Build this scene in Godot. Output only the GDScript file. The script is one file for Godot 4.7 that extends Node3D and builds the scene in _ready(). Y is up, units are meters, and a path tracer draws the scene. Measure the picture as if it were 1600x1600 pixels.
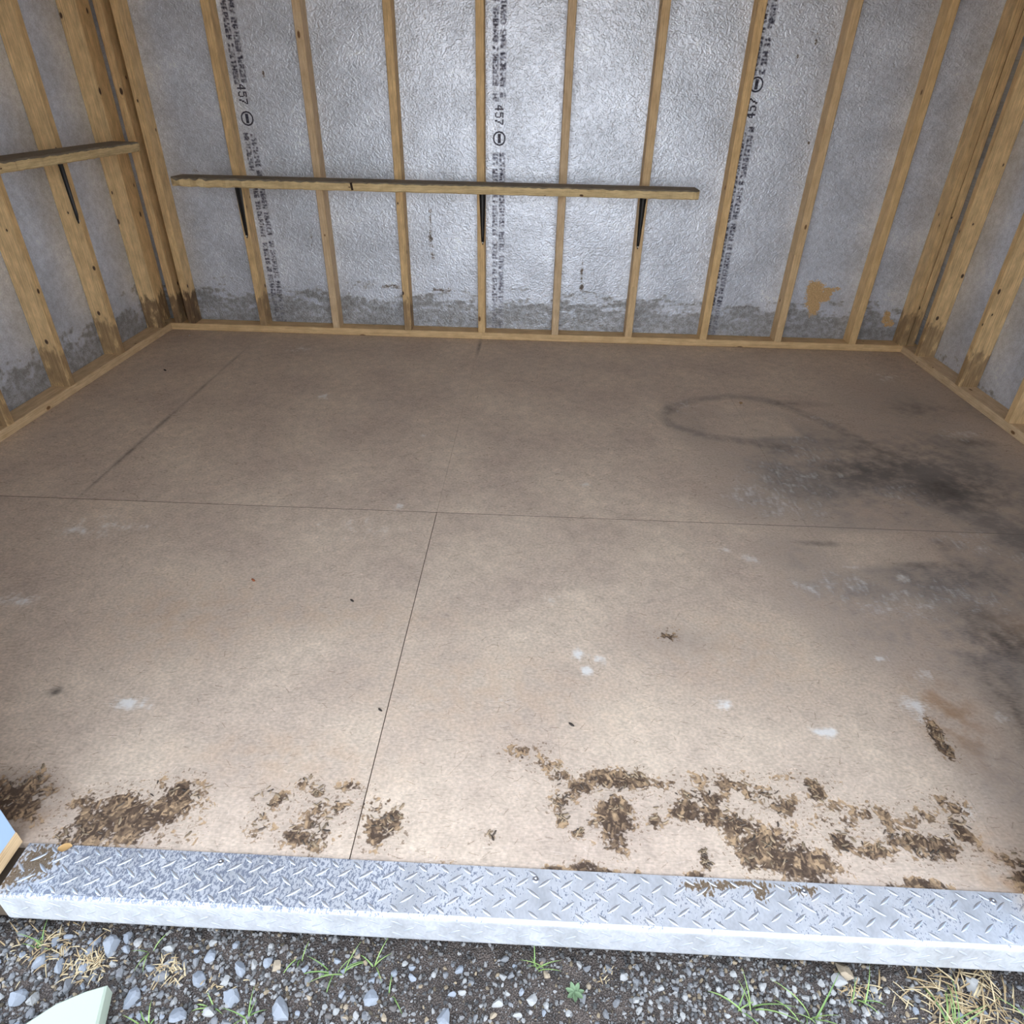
extends Node3D
# A framed shed seen through its open double doorway: plank shelves on the walls, a worn board floor, a tread-plate sill and gravel before it.
const BLOB_ROT := [-1.088, 2.874, 0.075, 0.051, 0.95, -1.059, 2.84, 0.045, 0.02, 0.6, -0.84, 2.895, 0.116, 0.052, 0.9, -0.767, 2.85, 0.053, 0.044, 0.8, -0.885, 2.927, 0.06, 0.028, 0.85, -0.923, 2.945, 0.029, 0.014, 0.7, -0.735, 2.848, 0.028, 0.025, 0.6, -0.568, 2.846, 0.035, 0.022, 0.62, -0.582, 2.898, 0.024, 0.028, 0.62, -0.5, 2.913, 0.046, 0.023, 0.8, -0.472, 2.902, 0.041, 0.032, 0.66, -0.461, 2.94, 0.017, 0.011, 0.7, -0.459, 2.861, 0.056, 0.027, 0.6, -0.343, 2.898, 0.037, 0.034, 0.82, -0.366, 2.863, 0.035, 0.027, 0.6, -0.324, 2.871, 0.017, 0.021, 0.62, -0.52, 2.808, 0.024, 0.012, 0.62, -0.484, 2.828, 0.018, 0.014, 0.62, -0.417, 2.809, 0.039, 0.012, 0.5, -0.136, 2.904, 0.014, 0.01, 0.66, -0.215, 2.96, 0.014, 0.008, 0.66, -0.515, 2.967, 0.014, 0.004, 0.6, 0.105, 2.852, 0.034, 0.057, 1, 0.112, 2.766, 0.059, 0.025, 0.9, 0.162, 2.763, 0.019, 0.028, 0.8, 0.039, 2.788, 0.039, 0.018, 0.72, 0.008, 2.815, 0.028, 0.018, 0.7, -0.01, 2.835, 0.018, 0.009, 0.65, 0.182, 2.851, 0.019, 0.02, 0.68, 0.003, 2.863, 0.011, 0.011, 0.8, 0.06, 2.864, 0.011, 0.012, 0.7, 0.031, 2.885, 0.015, 0.008, 0.7, 0.04, 2.951, 0.028, 0.016, 0.9, -0.014, 2.958, 0.018, 0.01, 0.85, 0.084, 2.958, 0.031, 0.007, 0.85, 0.135, 2.956, 0.01, 0.008, 0.8, 0.265, 2.925, 0.009, 0.022, 0.85, 0.247, 2.954, 0.02, 0.01, 0.9, 0, 2.76, 0.021, 0.019, 0.75, -0.074, 2.705, 0.046, 0.023, 0.5, -0.033, 2.735, 0.035, 0.019, 0.5, 0.248, 2.82, 0.038, 0.028, 0.9, 0.285, 2.793, 0.045, 0.022, 0.75, 0.298, 2.835, 0.028, 0.025, 0.85, 0.336, 2.849, 0.04, 0.025, 0.85, 0.367, 2.897, 0.046, 0.041, 0.85, 0.364, 2.928, 0.033, 0.022, 0.8, 0.346, 2.761, 0.073, 0.027, 0.58, 0.401, 2.79, 0.04, 0.032, 0.6, 0.218, 2.768, 0.033, 0.018, 0.5, 0.437, 2.8, 0.039, 0.029, 0.68, 0.519, 2.766, 0.019, 0.025, 0.85, 0.426, 2.919, 0.074, 0.035, 0.9, 0.41, 2.892, 0.067, 0.038, 0.85, 0.47, 2.952, 0.033, 0.014, 0.85, 0.534, 2.872, 0.037, 0.022, 0.85, 0.584, 2.892, 0.041, 0.016, 0.75, 0.65, 2.866, 0.042, 0.018, 0.75, 0.717, 2.869, 0.052, 0.029, 0.88, 0.772, 2.84, 0.024, 0.03, 0.85, 0.688, 2.899, 0.033, 0.013, 0.7, 0.647, 2.949, 0.038, 0.014, 0.8, 0.594, 2.952, 0.016, 0.009, 0.75, 0.619, 2.821, 0.044, 0.031, 0.58, 0.537, 2.822, 0.048, 0.031, 0.6, 0.691, 2.814, 0.051, 0.026, 0.5, 0.779, 2.788, 0.039, 0.029, 0.5, 0.844, 2.915, 0.036, 0.034, 0.7, 0.349, 2.983, 0.016, 0.012, 0.8, 0.841, 2.603, 0.019, 0.036, 0.8, 0.84, 2.646, 0.019, 0.031, 0.85, 0.285, 2.327, 0.027, 0.022, 0.55, 0.499, 2.745, 0.054, 0.018, 0.5, 0.777, 2.888, 0.025, 0.013, 0.5]
const BLOB_GREY := [1.164, 1.411, 0.415, 0.383, 0.8, 1.458, 1.389, 0.32, 0.361, 0.9, 0.905, 1.405, 0.219, 0.28, 0.6, 1.2, 2.025, 0.251, 0.191, 0.75, 0.838, 2.136, 0.175, 0.11, 0.6, 0.893, 1.108, 0.188, 0.153, 0.5, 1.094, 2.325, 0.185, 0.17, 0.7, 0.931, 2.287, 0.189, 0.126, 0.55, 0.703, 1.626, 0.136, 0.13, 0.45, 0.638, 1.067, 0.108, 0.189, 0.4, 2.029, 0.756, 0.21, 0.298, 0.5, 1.612, 0.791, 0.266, 0.294, 0.4, 1.477, 1.733, 0.174, 0.281, 0.7, 0.932, 2.698, 0.083, 0.148, 0.45, 0.731, 1.961, 0.099, 0.1, 0.4, 0.298, 2.35, 0.1, 0.047, 0.3]
const BLOB_DARK := [1.422, 1.509, 0.14, 0.10, 0.6, 1.73, 1.101, 0.07, 0.03, 0.55, 1.174, 1.385, 0.16, 0.09, 0.45, 1.32, 1.30, 0.12, 0.12, 0.35, 1.671, 0.786, 0.149, 0.058, 0.3, 0.896, 1.882, 0.102, 0.014, 0.6, 1.115, 1.968, 0.089, 0.016, 0.6, 1.226, 1.86, 0.062, 0.029, 0.5, 1.175, 2.297, 0.069, 0.062, 0.6, 1.163, 2.197, 0.054, 0.038, 0.4, -1.166, 2.601, 0.013, 0.01, 0.9, 1.106, 0.762, 0.119, 0.03, 0.5, 0.534, 0.88, 0.034, 0.07, 0.3, -1.054, 2.933, 0.048, 0.075, 0.5, 1.056, 2.555, 0.045, 0.173, 0.5, -1.609, 0.45, 0.008, 0.14, 0.25, -1.609, 0.85, 0.009, 0.16, 0.36, -1.609, 1.15, 0.010, 0.16, 0.45, -1.609, 1.45, 0.010, 0.14, 0.5, -1.608, 1.66, 0.008, 0.10, 0.36, -1.09, 2.87, 0.08, 0.05, 0.95, -0.389, 0.12, 0.006, 0.12, 0.5]
const BLOB_WHITE := [-0.982, 2.629, 0.038, 0.016, 0.85, -0.953, 2.614, 0.02, 0.013, 0.5, -1.5, 1.967, 0.059, 0.021, 0.6, -1.417, 1.932, 0.04, 0.021, 0.4, -1.294, 1.931, 0.04, 0.014, 0.4, -1.47, 2.296, 0.051, 0.02, 0.6, -1.034, 0.855, 0.026, 0.029, 0.7, -1.325, 0.249, 0.053, 0.049, 0.45, 0.054, 2.415, 0.015, 0.016, 0.9, 0.068, 2.468, 0.018, 0.017, 0.8, 0.104, 2.43, 0.014, 0.014, 0.7, 0.597, 2.617, 0.026, 0.011, 0.95, 0.812, 2.383, 0.014, 0.009, 0.9, 0.894, 2.437, 0.022, 0.018, 0.6, 0.826, 2.535, 0.033, 0.027, 0.75, 0.825, 2.568, 0.015, 0.015, 0.6, 0.384, 2.55, 0.021, 0.014, 0.6, 1.681, 0.395, 0.043, 0.045, 0.5, -0.519, 1.754, 0.013, 0.016, 0.8, 1.018, 2.046, 0.016, 0.016, 0.8, 1.708, 1.043, 0.06, 0.05, 0.35, 0.88, 2.002, 0.02, 0.009, 0.7, -0.115, 2.569, 0.018, 0.01, 0.35, -0.016, 2.204, 0.035, 0.017, 0.25, 0.591, 1.976, 0.02, 0.017, 0.5, 0.521, 1.941, 0.016, 0.014, 0.4, 0.975, 1.298, 0.05, 0.043, 0.3, 0.803, 1.661, 0.112, 0.059, 0.35, 0.68, 1.585, 0.069, 0.072, 0.35, 0.757, 2.113, 0.074, 0.029, 0.3, 0.864, 2.162, 0.055, 0.023, 0.3, 1.011, 2.558, 0.024, 0.016, 0.5, 0.811, 2.801, 0.018, 0.022, 0.4, -0.833, 2.528, 0.019, 0.016, 0.25, 1.067, 1.418, 0.014, 0.015, 0.6, 1.38, 1.796, 0.025, 0.023, 0.4, 1.433, 1.914, 0.024, 0.021, 0.4, 1.211, 2.14, 0.055, 0.023, 0.35, 0.558, 2.835, 0.01, 0.008, 0.5, -0.526, 1.22, 0.013, 0.012, 0.5, 0.104, 1.564, 0.028, 0.009, 0.5, 0.413, 2.772, 0.008, 0.006, 0.5, 0.86, 1.46, 0.12, 0.10, 0.32, 0.72, 1.60, 0.10, 0.08, 0.34, 1.0, 1.25, 0.08, 0.12, 0.26, 1.25, 1.55, 0.08, 0.06, 0.25, 0.98, 2.16, 0.10, 0.05, 0.34, 0.86, 2.08, 0.08, 0.04, 0.34, 1.15, 2.12, 0.10, 0.05, 0.30, 1.30, 1.86, 0.06, 0.05, 0.3, 0.60, 0.84, 0.05, 0.05, 0.24, 1.18, 0.93, 0.07, 0.04, 0.26, 1.72, 1.03, 0.07, 0.03, 0.36, -0.62, 1.90, 0.10, 0.04, 0.2, -1.42, 1.95, 0.12, 0.05, 0.3]
const BLOB_WARM := [0.892, 2.564, 0.067, 0.113, 0.7, 1.224, 2.269, 0.087, 0.063, 0.6, 0.789, 2.888, 0.073, 0.064, 0.3, -0.184, 2.55, 0.3, 0.118, 0.2, -0.574, 2.749, 0.215, 0.062, 0.25, 0.453, 2.386, 0.245, 0.138, 0.2, -0.632, 2.309, 0.34, 0.075, 0.2, -0.97, 2.33, 0.201, 0.149, 0.25, 0.816, 2.923, 0.047, 0.037, 0.8, -1.044, 2.893, 0.074, 0.053, 0.4]
const RING := [0.937, 1.22, 0.625, 1.129, 0.507, 1.047, 0.481, 0.952, 0.54, 0.845, 0.671, 0.754, 0.829, 0.704, 0.998, 0.734, 1.083, 0.835, 1.197, 0.991, 1.326, 1.255]

# ---------------------------------------------------------------- plan (metres)
# floor top is y = 0; the inner faces of the framing are x = XL, x = XR, z = 0 (back) and z = ZF (front)
const XL := -2.133
const XR := 1.925
const ZF := 2.965
const DEEP := 0.089          # depth of a stud
const THICK := 0.038         # thickness of a stud
const WALL_TOP := 2.08
const GROUND := -0.13
const DOOR_L := -1.0
const DOOR_R := 0.823
const DOOR_TOP := 1.83

var rng := RandomNumberGenerator.new()
var taken := {}
var wood_mats := []
var stained_mats := []
var m_foil_back: StandardMaterial3D
var m_foil_left: StandardMaterial3D
var m_foil_right: StandardMaterial3D
var m_blue: StandardMaterial3D
var m_sheath: StandardMaterial3D
var m_foil_plain: StandardMaterial3D


func _ready() -> void:
	rng.seed = 4711
	# ------------------------------------------------ camera
	var cam := Camera3D.new()
	cam.name = "camera"
	add_child(cam)
	cam.fov = 2.0 * rad_to_deg(atan(800.0 / 1037.1))
	cam.near = 0.02
	cam.transform = Transform3D(Basis(Vector3(0.99898416, 0.01857343, -0.04105695), Vector3(-0.03784971, 0.84028984, -0.54081455), Vector3(0.02445496, 0.54181916, 0.84013924)), Vector3(-0.0863, 1.2014, 3.6307))
	# ------------------------------------------------ sky and sun: the doorway looks away from a hazy sun, so it stands in the shed's own soft shade;
	# light comes in from the sky above the yard and off the sunlit gravel beyond the shadow
	var sky_mat := ProceduralSkyMaterial.new()
	sky_mat.sky_top_color = Color(0.80, 0.85, 0.93)
	sky_mat.sky_horizon_color = Color(0.95, 0.98, 1.0)
	sky_mat.sky_curve = 0.35
	sky_mat.ground_horizon_color = Color(0.62, 0.61, 0.58)
	sky_mat.ground_bottom_color = Color(0.62, 0.61, 0.58)
	sky_mat.sky_energy_multiplier = 1.0
	sky_mat.use_debanding = false
	var sun := DirectionalLight3D.new()
	sun.name = "sun"
	add_child(sun)
	sun.rotation = Vector3(deg_to_rad(-42.0), deg_to_rad(180.0 + 12.0), 0)
	sun.light_color = Color(1.0, 0.98, 0.95)
	sun.light_energy = 2.0
	sun.light_angular_distance = 3.0
	sun.shadow_enabled = true
	sun.sky_mode = DirectionalLight3D.SKY_MODE_LIGHT_ONLY
	var env := Environment.new()
	env.background_mode = Environment.BG_SKY
	env.sky = Sky.new()
	env.sky.sky_material = sky_mat
	env.tonemap_mode = Environment.TONE_MAPPER_LINEAR
	env.tonemap_exposure = 4.95
	env.sdfgi_enabled = true
	env.ssao_enabled = true
	env.ssil_enabled = true
	var we := WorldEnvironment.new()
	we.name = "world_environment"
	we.environment = env
	add_child(we)
	# ------------------------------------------------ structure
	make_materials()
	build_floor()
	build_wall_back()
	build_wall_left()
	build_wall_right()
	build_wall_front()
	build_ceiling()
	# ------------------------------------------------ objects
	build_threshold()
	build_shelves()
	build_outside()
	build_small_things()


# ================================================================ helpers
func numbered(called: String) -> String:
	var n: int = taken.get(called, -1) + 1
	taken[called] = n
	return called if n == 0 else "%s_%03d" % [called, n]


func thing(called: String, label: String, category: String, at := Vector3.ZERO, group := "") -> Node3D:
	var o := Node3D.new()
	o.name = numbered(called)
	add_child(o)
	o.position = at
	o.set_meta("label", label)
	o.set_meta("category", category)
	if group:
		o.set_meta("group", group)
	return o


func structure(called: String, label: String, category: String) -> Node3D:
	var o := thing(called, label, category)
	o.set_meta("kind", "structure")
	return o


func part(parent: Node3D, called: String, mesh: Mesh, mat: Material, at := Vector3.ZERO) -> MeshInstance3D:
	var o := MeshInstance3D.new()
	o.name = called
	o.mesh = mesh
	if mat:
		o.material_override = mat
	o.position = at
	parent.add_child(o, true)
	return o


func solo(called: String, mesh: Mesh, mat: Material, at: Vector3, label: String, category: String, group := "") -> MeshInstance3D:
	var o := MeshInstance3D.new()
	o.name = numbered(called)
	o.mesh = mesh
	o.material_override = mat
	o.position = at
	add_child(o)
	o.set_meta("label", label)
	o.set_meta("category", category)
	if group:
		o.set_meta("group", group)
	return o


func quad(st: SurfaceTool, a: Vector3, b: Vector3, c: Vector3, d: Vector3, ua := Vector2.ZERO, ub := Vector2.ZERO, uc := Vector2.ZERO, ud := Vector2.ZERO) -> void:
	# corners in clockwise order as seen from outside
	var n := (c - a).cross(b - a).normalized()
	for v in [[a, ua], [b, ub], [c, uc], [a, ua], [c, uc], [d, ud]]:
		st.set_normal(n)
		st.set_uv(v[1])
		st.add_vertex(v[0])


# a sawn timber: chamfered rectangle (wide a along first axis, b along second) swept along the third; u runs round it, v along it
func timber(size: Vector3, axis: int, uoff: float, voff: float, cham := 0.003, usize := 0.256, vsize := 2.1) -> ArrayMesh:
	var i1 := (axis + 1) % 3
	var i2 := (axis + 2) % 3
	var a: float = size[i1] * 0.5
	var b: float = size[i2] * 0.5
	var h: float = size[axis] * 0.5
	var prof := [Vector2(-a + cham, -b), Vector2(a - cham, -b), Vector2(a, -b + cham), Vector2(a, b - cham), Vector2(a - cham, b), Vector2(-a + cham, b), Vector2(-a, b - cham), Vector2(-a, -b + cham)]
	var st := SurfaceTool.new()
	st.begin(Mesh.PRIMITIVE_TRIANGLES)
	var place := func(p: Vector2, t: float) -> Vector3:
		var v := Vector3.ZERO
		v[i1] = p.x
		v[i2] = p.y
		v[axis] = t
		return v
	var u := uoff
	for k in 8:
		var p: Vector2 = prof[k]
		var q: Vector2 = prof[(k + 1) % 8]
		var u2: float = u + p.distance_to(q) / usize
		var v1 := voff
		var v0 := voff - size[axis] / vsize
		quad(st, place.call(p, -h), place.call(p, h), place.call(q, h), place.call(q, -h), Vector2(u, v1), Vector2(u, v0), Vector2(u2, v0), Vector2(u2, v1))
		u = u2
	for e in [-1.0, 1.0]:
		for k in range(1, 7):
			var order := [prof[0], prof[k], prof[k + 1]] if e > 0 else [prof[0], prof[k + 1], prof[k]]
			var nn := Vector3.ZERO
			nn[axis] = e
			# clockwise from outside
			for j in [0, 2, 1]:
				st.set_normal(nn)
				st.set_uv(Vector2(uoff + 0.3 + order[j].x / usize * 0.5, 0.2 + order[j].y / vsize))
				st.add_vertex(place.call(order[j], h * e))
	return st.commit()


func box_mesh(size: Vector3) -> BoxMesh:
	var b := BoxMesh.new()
	b.size = size
	return b


# a sheet whose broad face carries a map; uv from world coordinates: face "x+", "x-", "y+", "z+"
func sheet(lo: Vector3, hi: Vector3, face: String, m0: Vector2, m1: Vector2) -> ArrayMesh:
	# m0, m1: the two in-plane world coordinates where uv is (0,0) and (1,1)
	var st := SurfaceTool.new()
	st.begin(Mesh.PRIMITIVE_TRIANGLES)
	var uv := func(p: Vector3) -> Vector2:
		var q := Vector2(p.x, p.z)
		if face[0] == "x":
			q = Vector2(p.z, p.y)
		elif face[0] == "z":
			q = Vector2(p.x, p.y)
		return Vector2((q.x - m0.x) / (m1.x - m0.x), (q.y - m0.y) / (m1.y - m0.y))
	var c := []
	for k in 8:
		c.append(Vector3(hi.x if k & 1 else lo.x, hi.y if k & 2 else lo.y, hi.z if k & 4 else lo.z))
	for f in [[4, 6, 7, 5], [1, 3, 2, 0], [2, 3, 7, 6], [0, 4, 5, 1], [0, 2, 6, 4], [5, 7, 3, 1]]:
		quad(st, c[f[0]], c[f[1]], c[f[2]], c[f[3]], uv.call(c[f[0]]), uv.call(c[f[1]]), uv.call(c[f[2]]), uv.call(c[f[3]]))
	return st.commit()


# ================================================================ textures
func noise_bytes(w: int, h: int, freq: float, sd: int, oct := 3, sx := 1, sy := 1) -> PackedByteArray:
	# sx, sy stretch the noise by computing it smaller and resizing it
	var n := FastNoiseLite.new()
	n.seed = sd
	n.frequency = freq
	n.noise_type = FastNoiseLite.TYPE_SIMPLEX_SMOOTH
	n.fractal_octaves = oct
	var im := n.get_image(maxi(2, w / sx), maxi(2, h / sy), false, false, true)
	im.convert(Image.FORMAT_L8)
	if sx != 1 or sy != 1:
		im.resize(w, h, Image.INTERPOLATE_CUBIC)
	return im.get_data()


func tex(data: PackedByteArray, w: int, h: int, fmt := Image.FORMAT_RGB8) -> ImageTexture:
	return ImageTexture.create_from_image(Image.create_from_data(w, h, false, fmt, data))


func make_wood(sd: int, base: Color, dark: Color, stain: float, knots: int) -> ImageTexture:
	var w := 256
	var h := 1024
	var g1 := noise_bytes(w, h, 0.045, sd, 3, 1, 24)
	var g2 := noise_bytes(w, h, 0.16, sd + 1, 2, 1, 40)
	var sp := noise_bytes(w, h, 0.02, sd + 2, 4)
	var fi := noise_bytes(w, h, 0.35, sd + 3, 2, 1, 3)
	var r := RandomNumberGenerator.new()
	r.seed = sd
	var kn := []
	for k in knots:
		kn.append([r.randf() * w, r.randf() * h, r.randf_range(2.0, 5.0), r.randf_range(0.7, 2.2)])
	var kmask := PackedFloat32Array()
	kmask.resize(w * h)
	var kring := PackedFloat32Array()
	kring.resize(w * h)
	for k in kn:
		var rad: float = k[2]
		for dy in range(-40, 41):
			for dx in range(-22, 23):
				var x := posmod(int(k[0]) + dx, w)
				var y := posmod(int(k[1]) + dy, h)
				var d: float = sqrt(dx * dx * 0.6 + dy * dy * 0.6 * k[3]) / rad
				var i := y * w + x
				if d < 1.3:
					kmask[i] = maxf(kmask[i], clampf((1.3 - d) * 2.2, 0, 1))
				elif d < 3.4:
					kring[i] = maxf(kring[i], (0.5 + 0.5 * sin(d * 6.0)) * (3.4 - d) / 2.4 * 0.16)
	var out := PackedByteArray()
	out.resize(w * h * 3)
	var br := base.r8
	var bg := base.g8
	var bb := base.b8
	var o := 0
	for y in h:
		var below: float = 0.0
		if stain > 0.0:
			below = clampf((y - (h - 90)) / 30.0, -0.6, 1.0)   # the foot of the timber, where water stood
		for x in w:
			var i := y * w + x
			var ring := absf(fposmod(g1[i] / 255.0 * 7.0, 1.0) - 0.5) * 2.0
			var t := 0.20 * ring * ring + 0.20 * (g2[i] / 255.0) + 0.24 * (sp[i] / 255.0) + 0.12 * (fi[i] / 255.0) - 0.24
			t += kring[i]
			if stain > 0.0:
				var s := below + (sp[i] - 128) / 170.0 + (fi[i] - 128) / 500.0
				if s > 0.25:
					t += stain * minf(1.0, (s - 0.25) * 2.0)
			t = clampf(t + kmask[i] * 1.1, -0.15, 1.0)
			out[o] = clampi(int(br + (dark.r8 - br) * t), 0, 255)
			out[o + 1] = clampi(int(bg + (dark.g8 - bg) * t), 0, 255)
			out[o + 2] = clampi(int(bb + (dark.b8 - bb) * t), 0, 255)
			o += 3
	return tex(out, w, h)


# height of a board of pressed strands under foil, one metre square, tiling
func strand_tile(n: int, sd: int, count: int, l0: float, l1: float, w0: float, w1: float) -> Image:
	var r := RandomNumberGenerator.new()
	r.seed = sd
	var hgt := PackedByteArray()
	hgt.resize(n * n)
	hgt.fill(110)
	for k in count:
		var cx := r.randf() * n
		var cy := r.randf() * n
		var a := r.randf_range(-0.75, 0.75) + (PI / 2 if r.randf() < 0.62 else 0.0)
		var ln := r.randf_range(l0, l1)
		var wd := r.randf_range(w0, w1)
		var lift := r.randf_range(-70.0, 80.0)
		var tilt := r.randf_range(-26.0, 26.0)
		var ca := cos(a)
		var sa := sin(a)
		var steps := int(ln * 1.5)
		var across := int(wd * 1.5) + 1
		for i in range(-steps, steps + 1):
			for j in range(-across, across + 1):
				var u := i / 1.5
				var v := j / 1.5
				var x := posmod(int(cx + u * ca - v * sa), n)
				var y := posmod(int(cy + u * sa + v * ca), n)
				hgt[y * n + x] = clampi(int(hgt[y * n + x] * 0.45 + (118 + lift + tilt * v / wd) * 0.55), 0, 255)
	return Image.create_from_data(n, n, false, Image.FORMAT_L8, hgt)


func tiled_height(tile: Image, w: int, h: int) -> ImageTexture:
	var im := Image.create_empty(w, h, false, Image.FORMAT_L8)
	var n := tile.get_width()
	for y in range(0, h, n):
		for x in range(0, w, n):
			im.blit_rect(tile, Rect2i(0, 0, n, n), Vector2i(x, y))
	return ImageTexture.create_from_image(im)


const DIGITS := {"4": ["00010", "00110", "01010", "10010", "11111", "00010", "00010"], "5": ["11111", "10000", "11110", "00001", "00001", "10001", "01110"], "7": ["11111", "00001", "00010", "00100", "00100", "01000", "01000"]}


# lays one glyph (rows of 0/1) into an ink map; the text runs down the wall (dir 1) or up it (dir -1)
func ink_glyph(ink: PackedByteArray, w: int, h: int, rows: Array, x: float, y: float, across: float, along: float, dir: int, strength: int) -> void:
	var nr := rows.size()
	var nc: int = rows[0].length()
	for py in int(along):
		for px in int(across):
			# text turned clockwise: the tops of the letters look to +x and the line runs down
			var col := int(py / along * nc) if dir > 0 else nc - 1 - int(py / along * nc)
			var row := int((1.0 - (px + 0.5) / across) * nr) if dir > 0 else int((px + 0.5) / across * nr)
			var on: bool = rows[clampi(row, 0, nr - 1)][clampi(col, 0, nc - 1)] == "1"
			if strength == 235 and not on:
				on = rows[clampi(row, 0, nr - 1)][clampi(int(py / along * nc + 0.45) if dir > 0 else nc - 1 - int(py / along * nc - 0.45), 0, nc - 1)] == "1"
			if on:
				var ix := int(x) + px
				var iy := int(y) + py
				if ix >= 0 and iy >= 0 and ix < w and iy < h:
					ink[iy * w + ix] = maxi(ink[iy * w + ix], strength)


func scribble(r: RandomNumberGenerator) -> Array:
	# worn, unreadable type: strokes of a letter with pieces missing
	var rows := []
	var kind := r.randi() % 5
	for y in 6:
		var s := ""
		for x in 5:
			var on := false
			match kind:
				0: on = x == 0 or y == 0 or (y == 3 and x < 4) or (y == 5 and r.randf() < 0.7)
				1: on = x == 0 or x == 4 or y == 3
				2: on = y == 0 or y == 5 or x == 4
				3: on = x == 2 or y == 0
				4: on = x == 0 or x == 4 or y == 5 or (x == 2 and y > 2)
			s += "1" if (on or r.randf() < 0.22) and r.randf() < 0.85 else "0"
		rows.append(s)
	return rows


func ink_column(ink: PackedByteArray, w: int, h: int, cx: float, ppx: float, ppy: float, dir: int, top: float, y457: float, sd: int, strength: int) -> void:
	# two lines of type side by side, with the mill number and its round mark across both
	var r := RandomNumberGenerator.new()
	r.seed = sd
	var gap := 0.0045 * ppx
	var wide := 0.0265 * ppx
	for line in 2:
		var y := 2.0
		var x: float = cx - gap - wide if line == 0 else cx + gap
		while y < h - 4:
			var world := top - y / ppy
			var small: bool = world < 0.74
			var len := r.randf_range(0.012, 0.021) * (0.72 if small else 1.0) * ppy
			var lo: float = y457 - 0.115
			var hi: float = y457 + 0.10
			if world < hi and world > lo:
				y += 2
				continue
			var faint := 1.0 if world > 0.2 else 0.55
			if world > 1.25:
				faint = 1.15
			if r.randf() < 0.95:
				ink_glyph(ink, w, h, scribble(r), x, y, wide, len, dir, mini(255, int(strength * faint * r.randf_range(0.7, 1.0))))
			y += len + 0.003 * ppy
			if r.randf() < 0.12:
				y += 0.012 * ppy
	var soft := Image.create_from_data(w, h, false, Image.FORMAT_L8, ink)
	soft.resize(int(w * 0.42), int(h * 0.36), Image.INTERPOLATE_LANCZOS)
	soft.resize(w, h, Image.INTERPOLATE_BILINEAR)
	var worn := soft.get_data()
	var bx0 := maxi(0, int(cx - 0.045 * ppx))
	var bx1 := mini(w, int(cx + 0.045 * ppx))
	for y in h:
		for x in range(bx0, bx1):
			ink[y * w + x] = mini(255, int(worn[y * w + x] * 1.25))
	var order := "457"
	var y2 := (top - (y457 + 0.085)) * ppy
	var yc := (top - (y457 - 0.055)) * ppy
	if dir < 0:
		order = "754"
		y2 = (top - (y457 - 0.0)) * ppy
		yc = (top - (y457 + 0.055)) * ppy
	for ch in order:
		ink_glyph(ink, w, h, DIGITS[ch], cx - 0.021 * ppx, y2, 0.042 * ppx, 0.024 * ppy, dir, 235)
		y2 += 0.029 * ppy
	var rad := 0.031
	for py in range(-int(rad * ppy) - 1, int(rad * ppy) + 2):
		for px in range(-int(rad * ppx) - 1, int(rad * ppx) + 2):
			var d := Vector2(px / ppx, py / ppy)
			var on := (d.length() < rad and d.length() > rad - 0.0065) or (d.length() < rad and absf(d.x) < 0.008 and absf(d.y) < 0.02)
			if on:
				var ix := int(cx) + px
				var iy := int(yc) + py
				if ix >= 0 and iy >= 0 and ix < w and iy < h:
					ink[iy * w + ix] = 235


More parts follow.
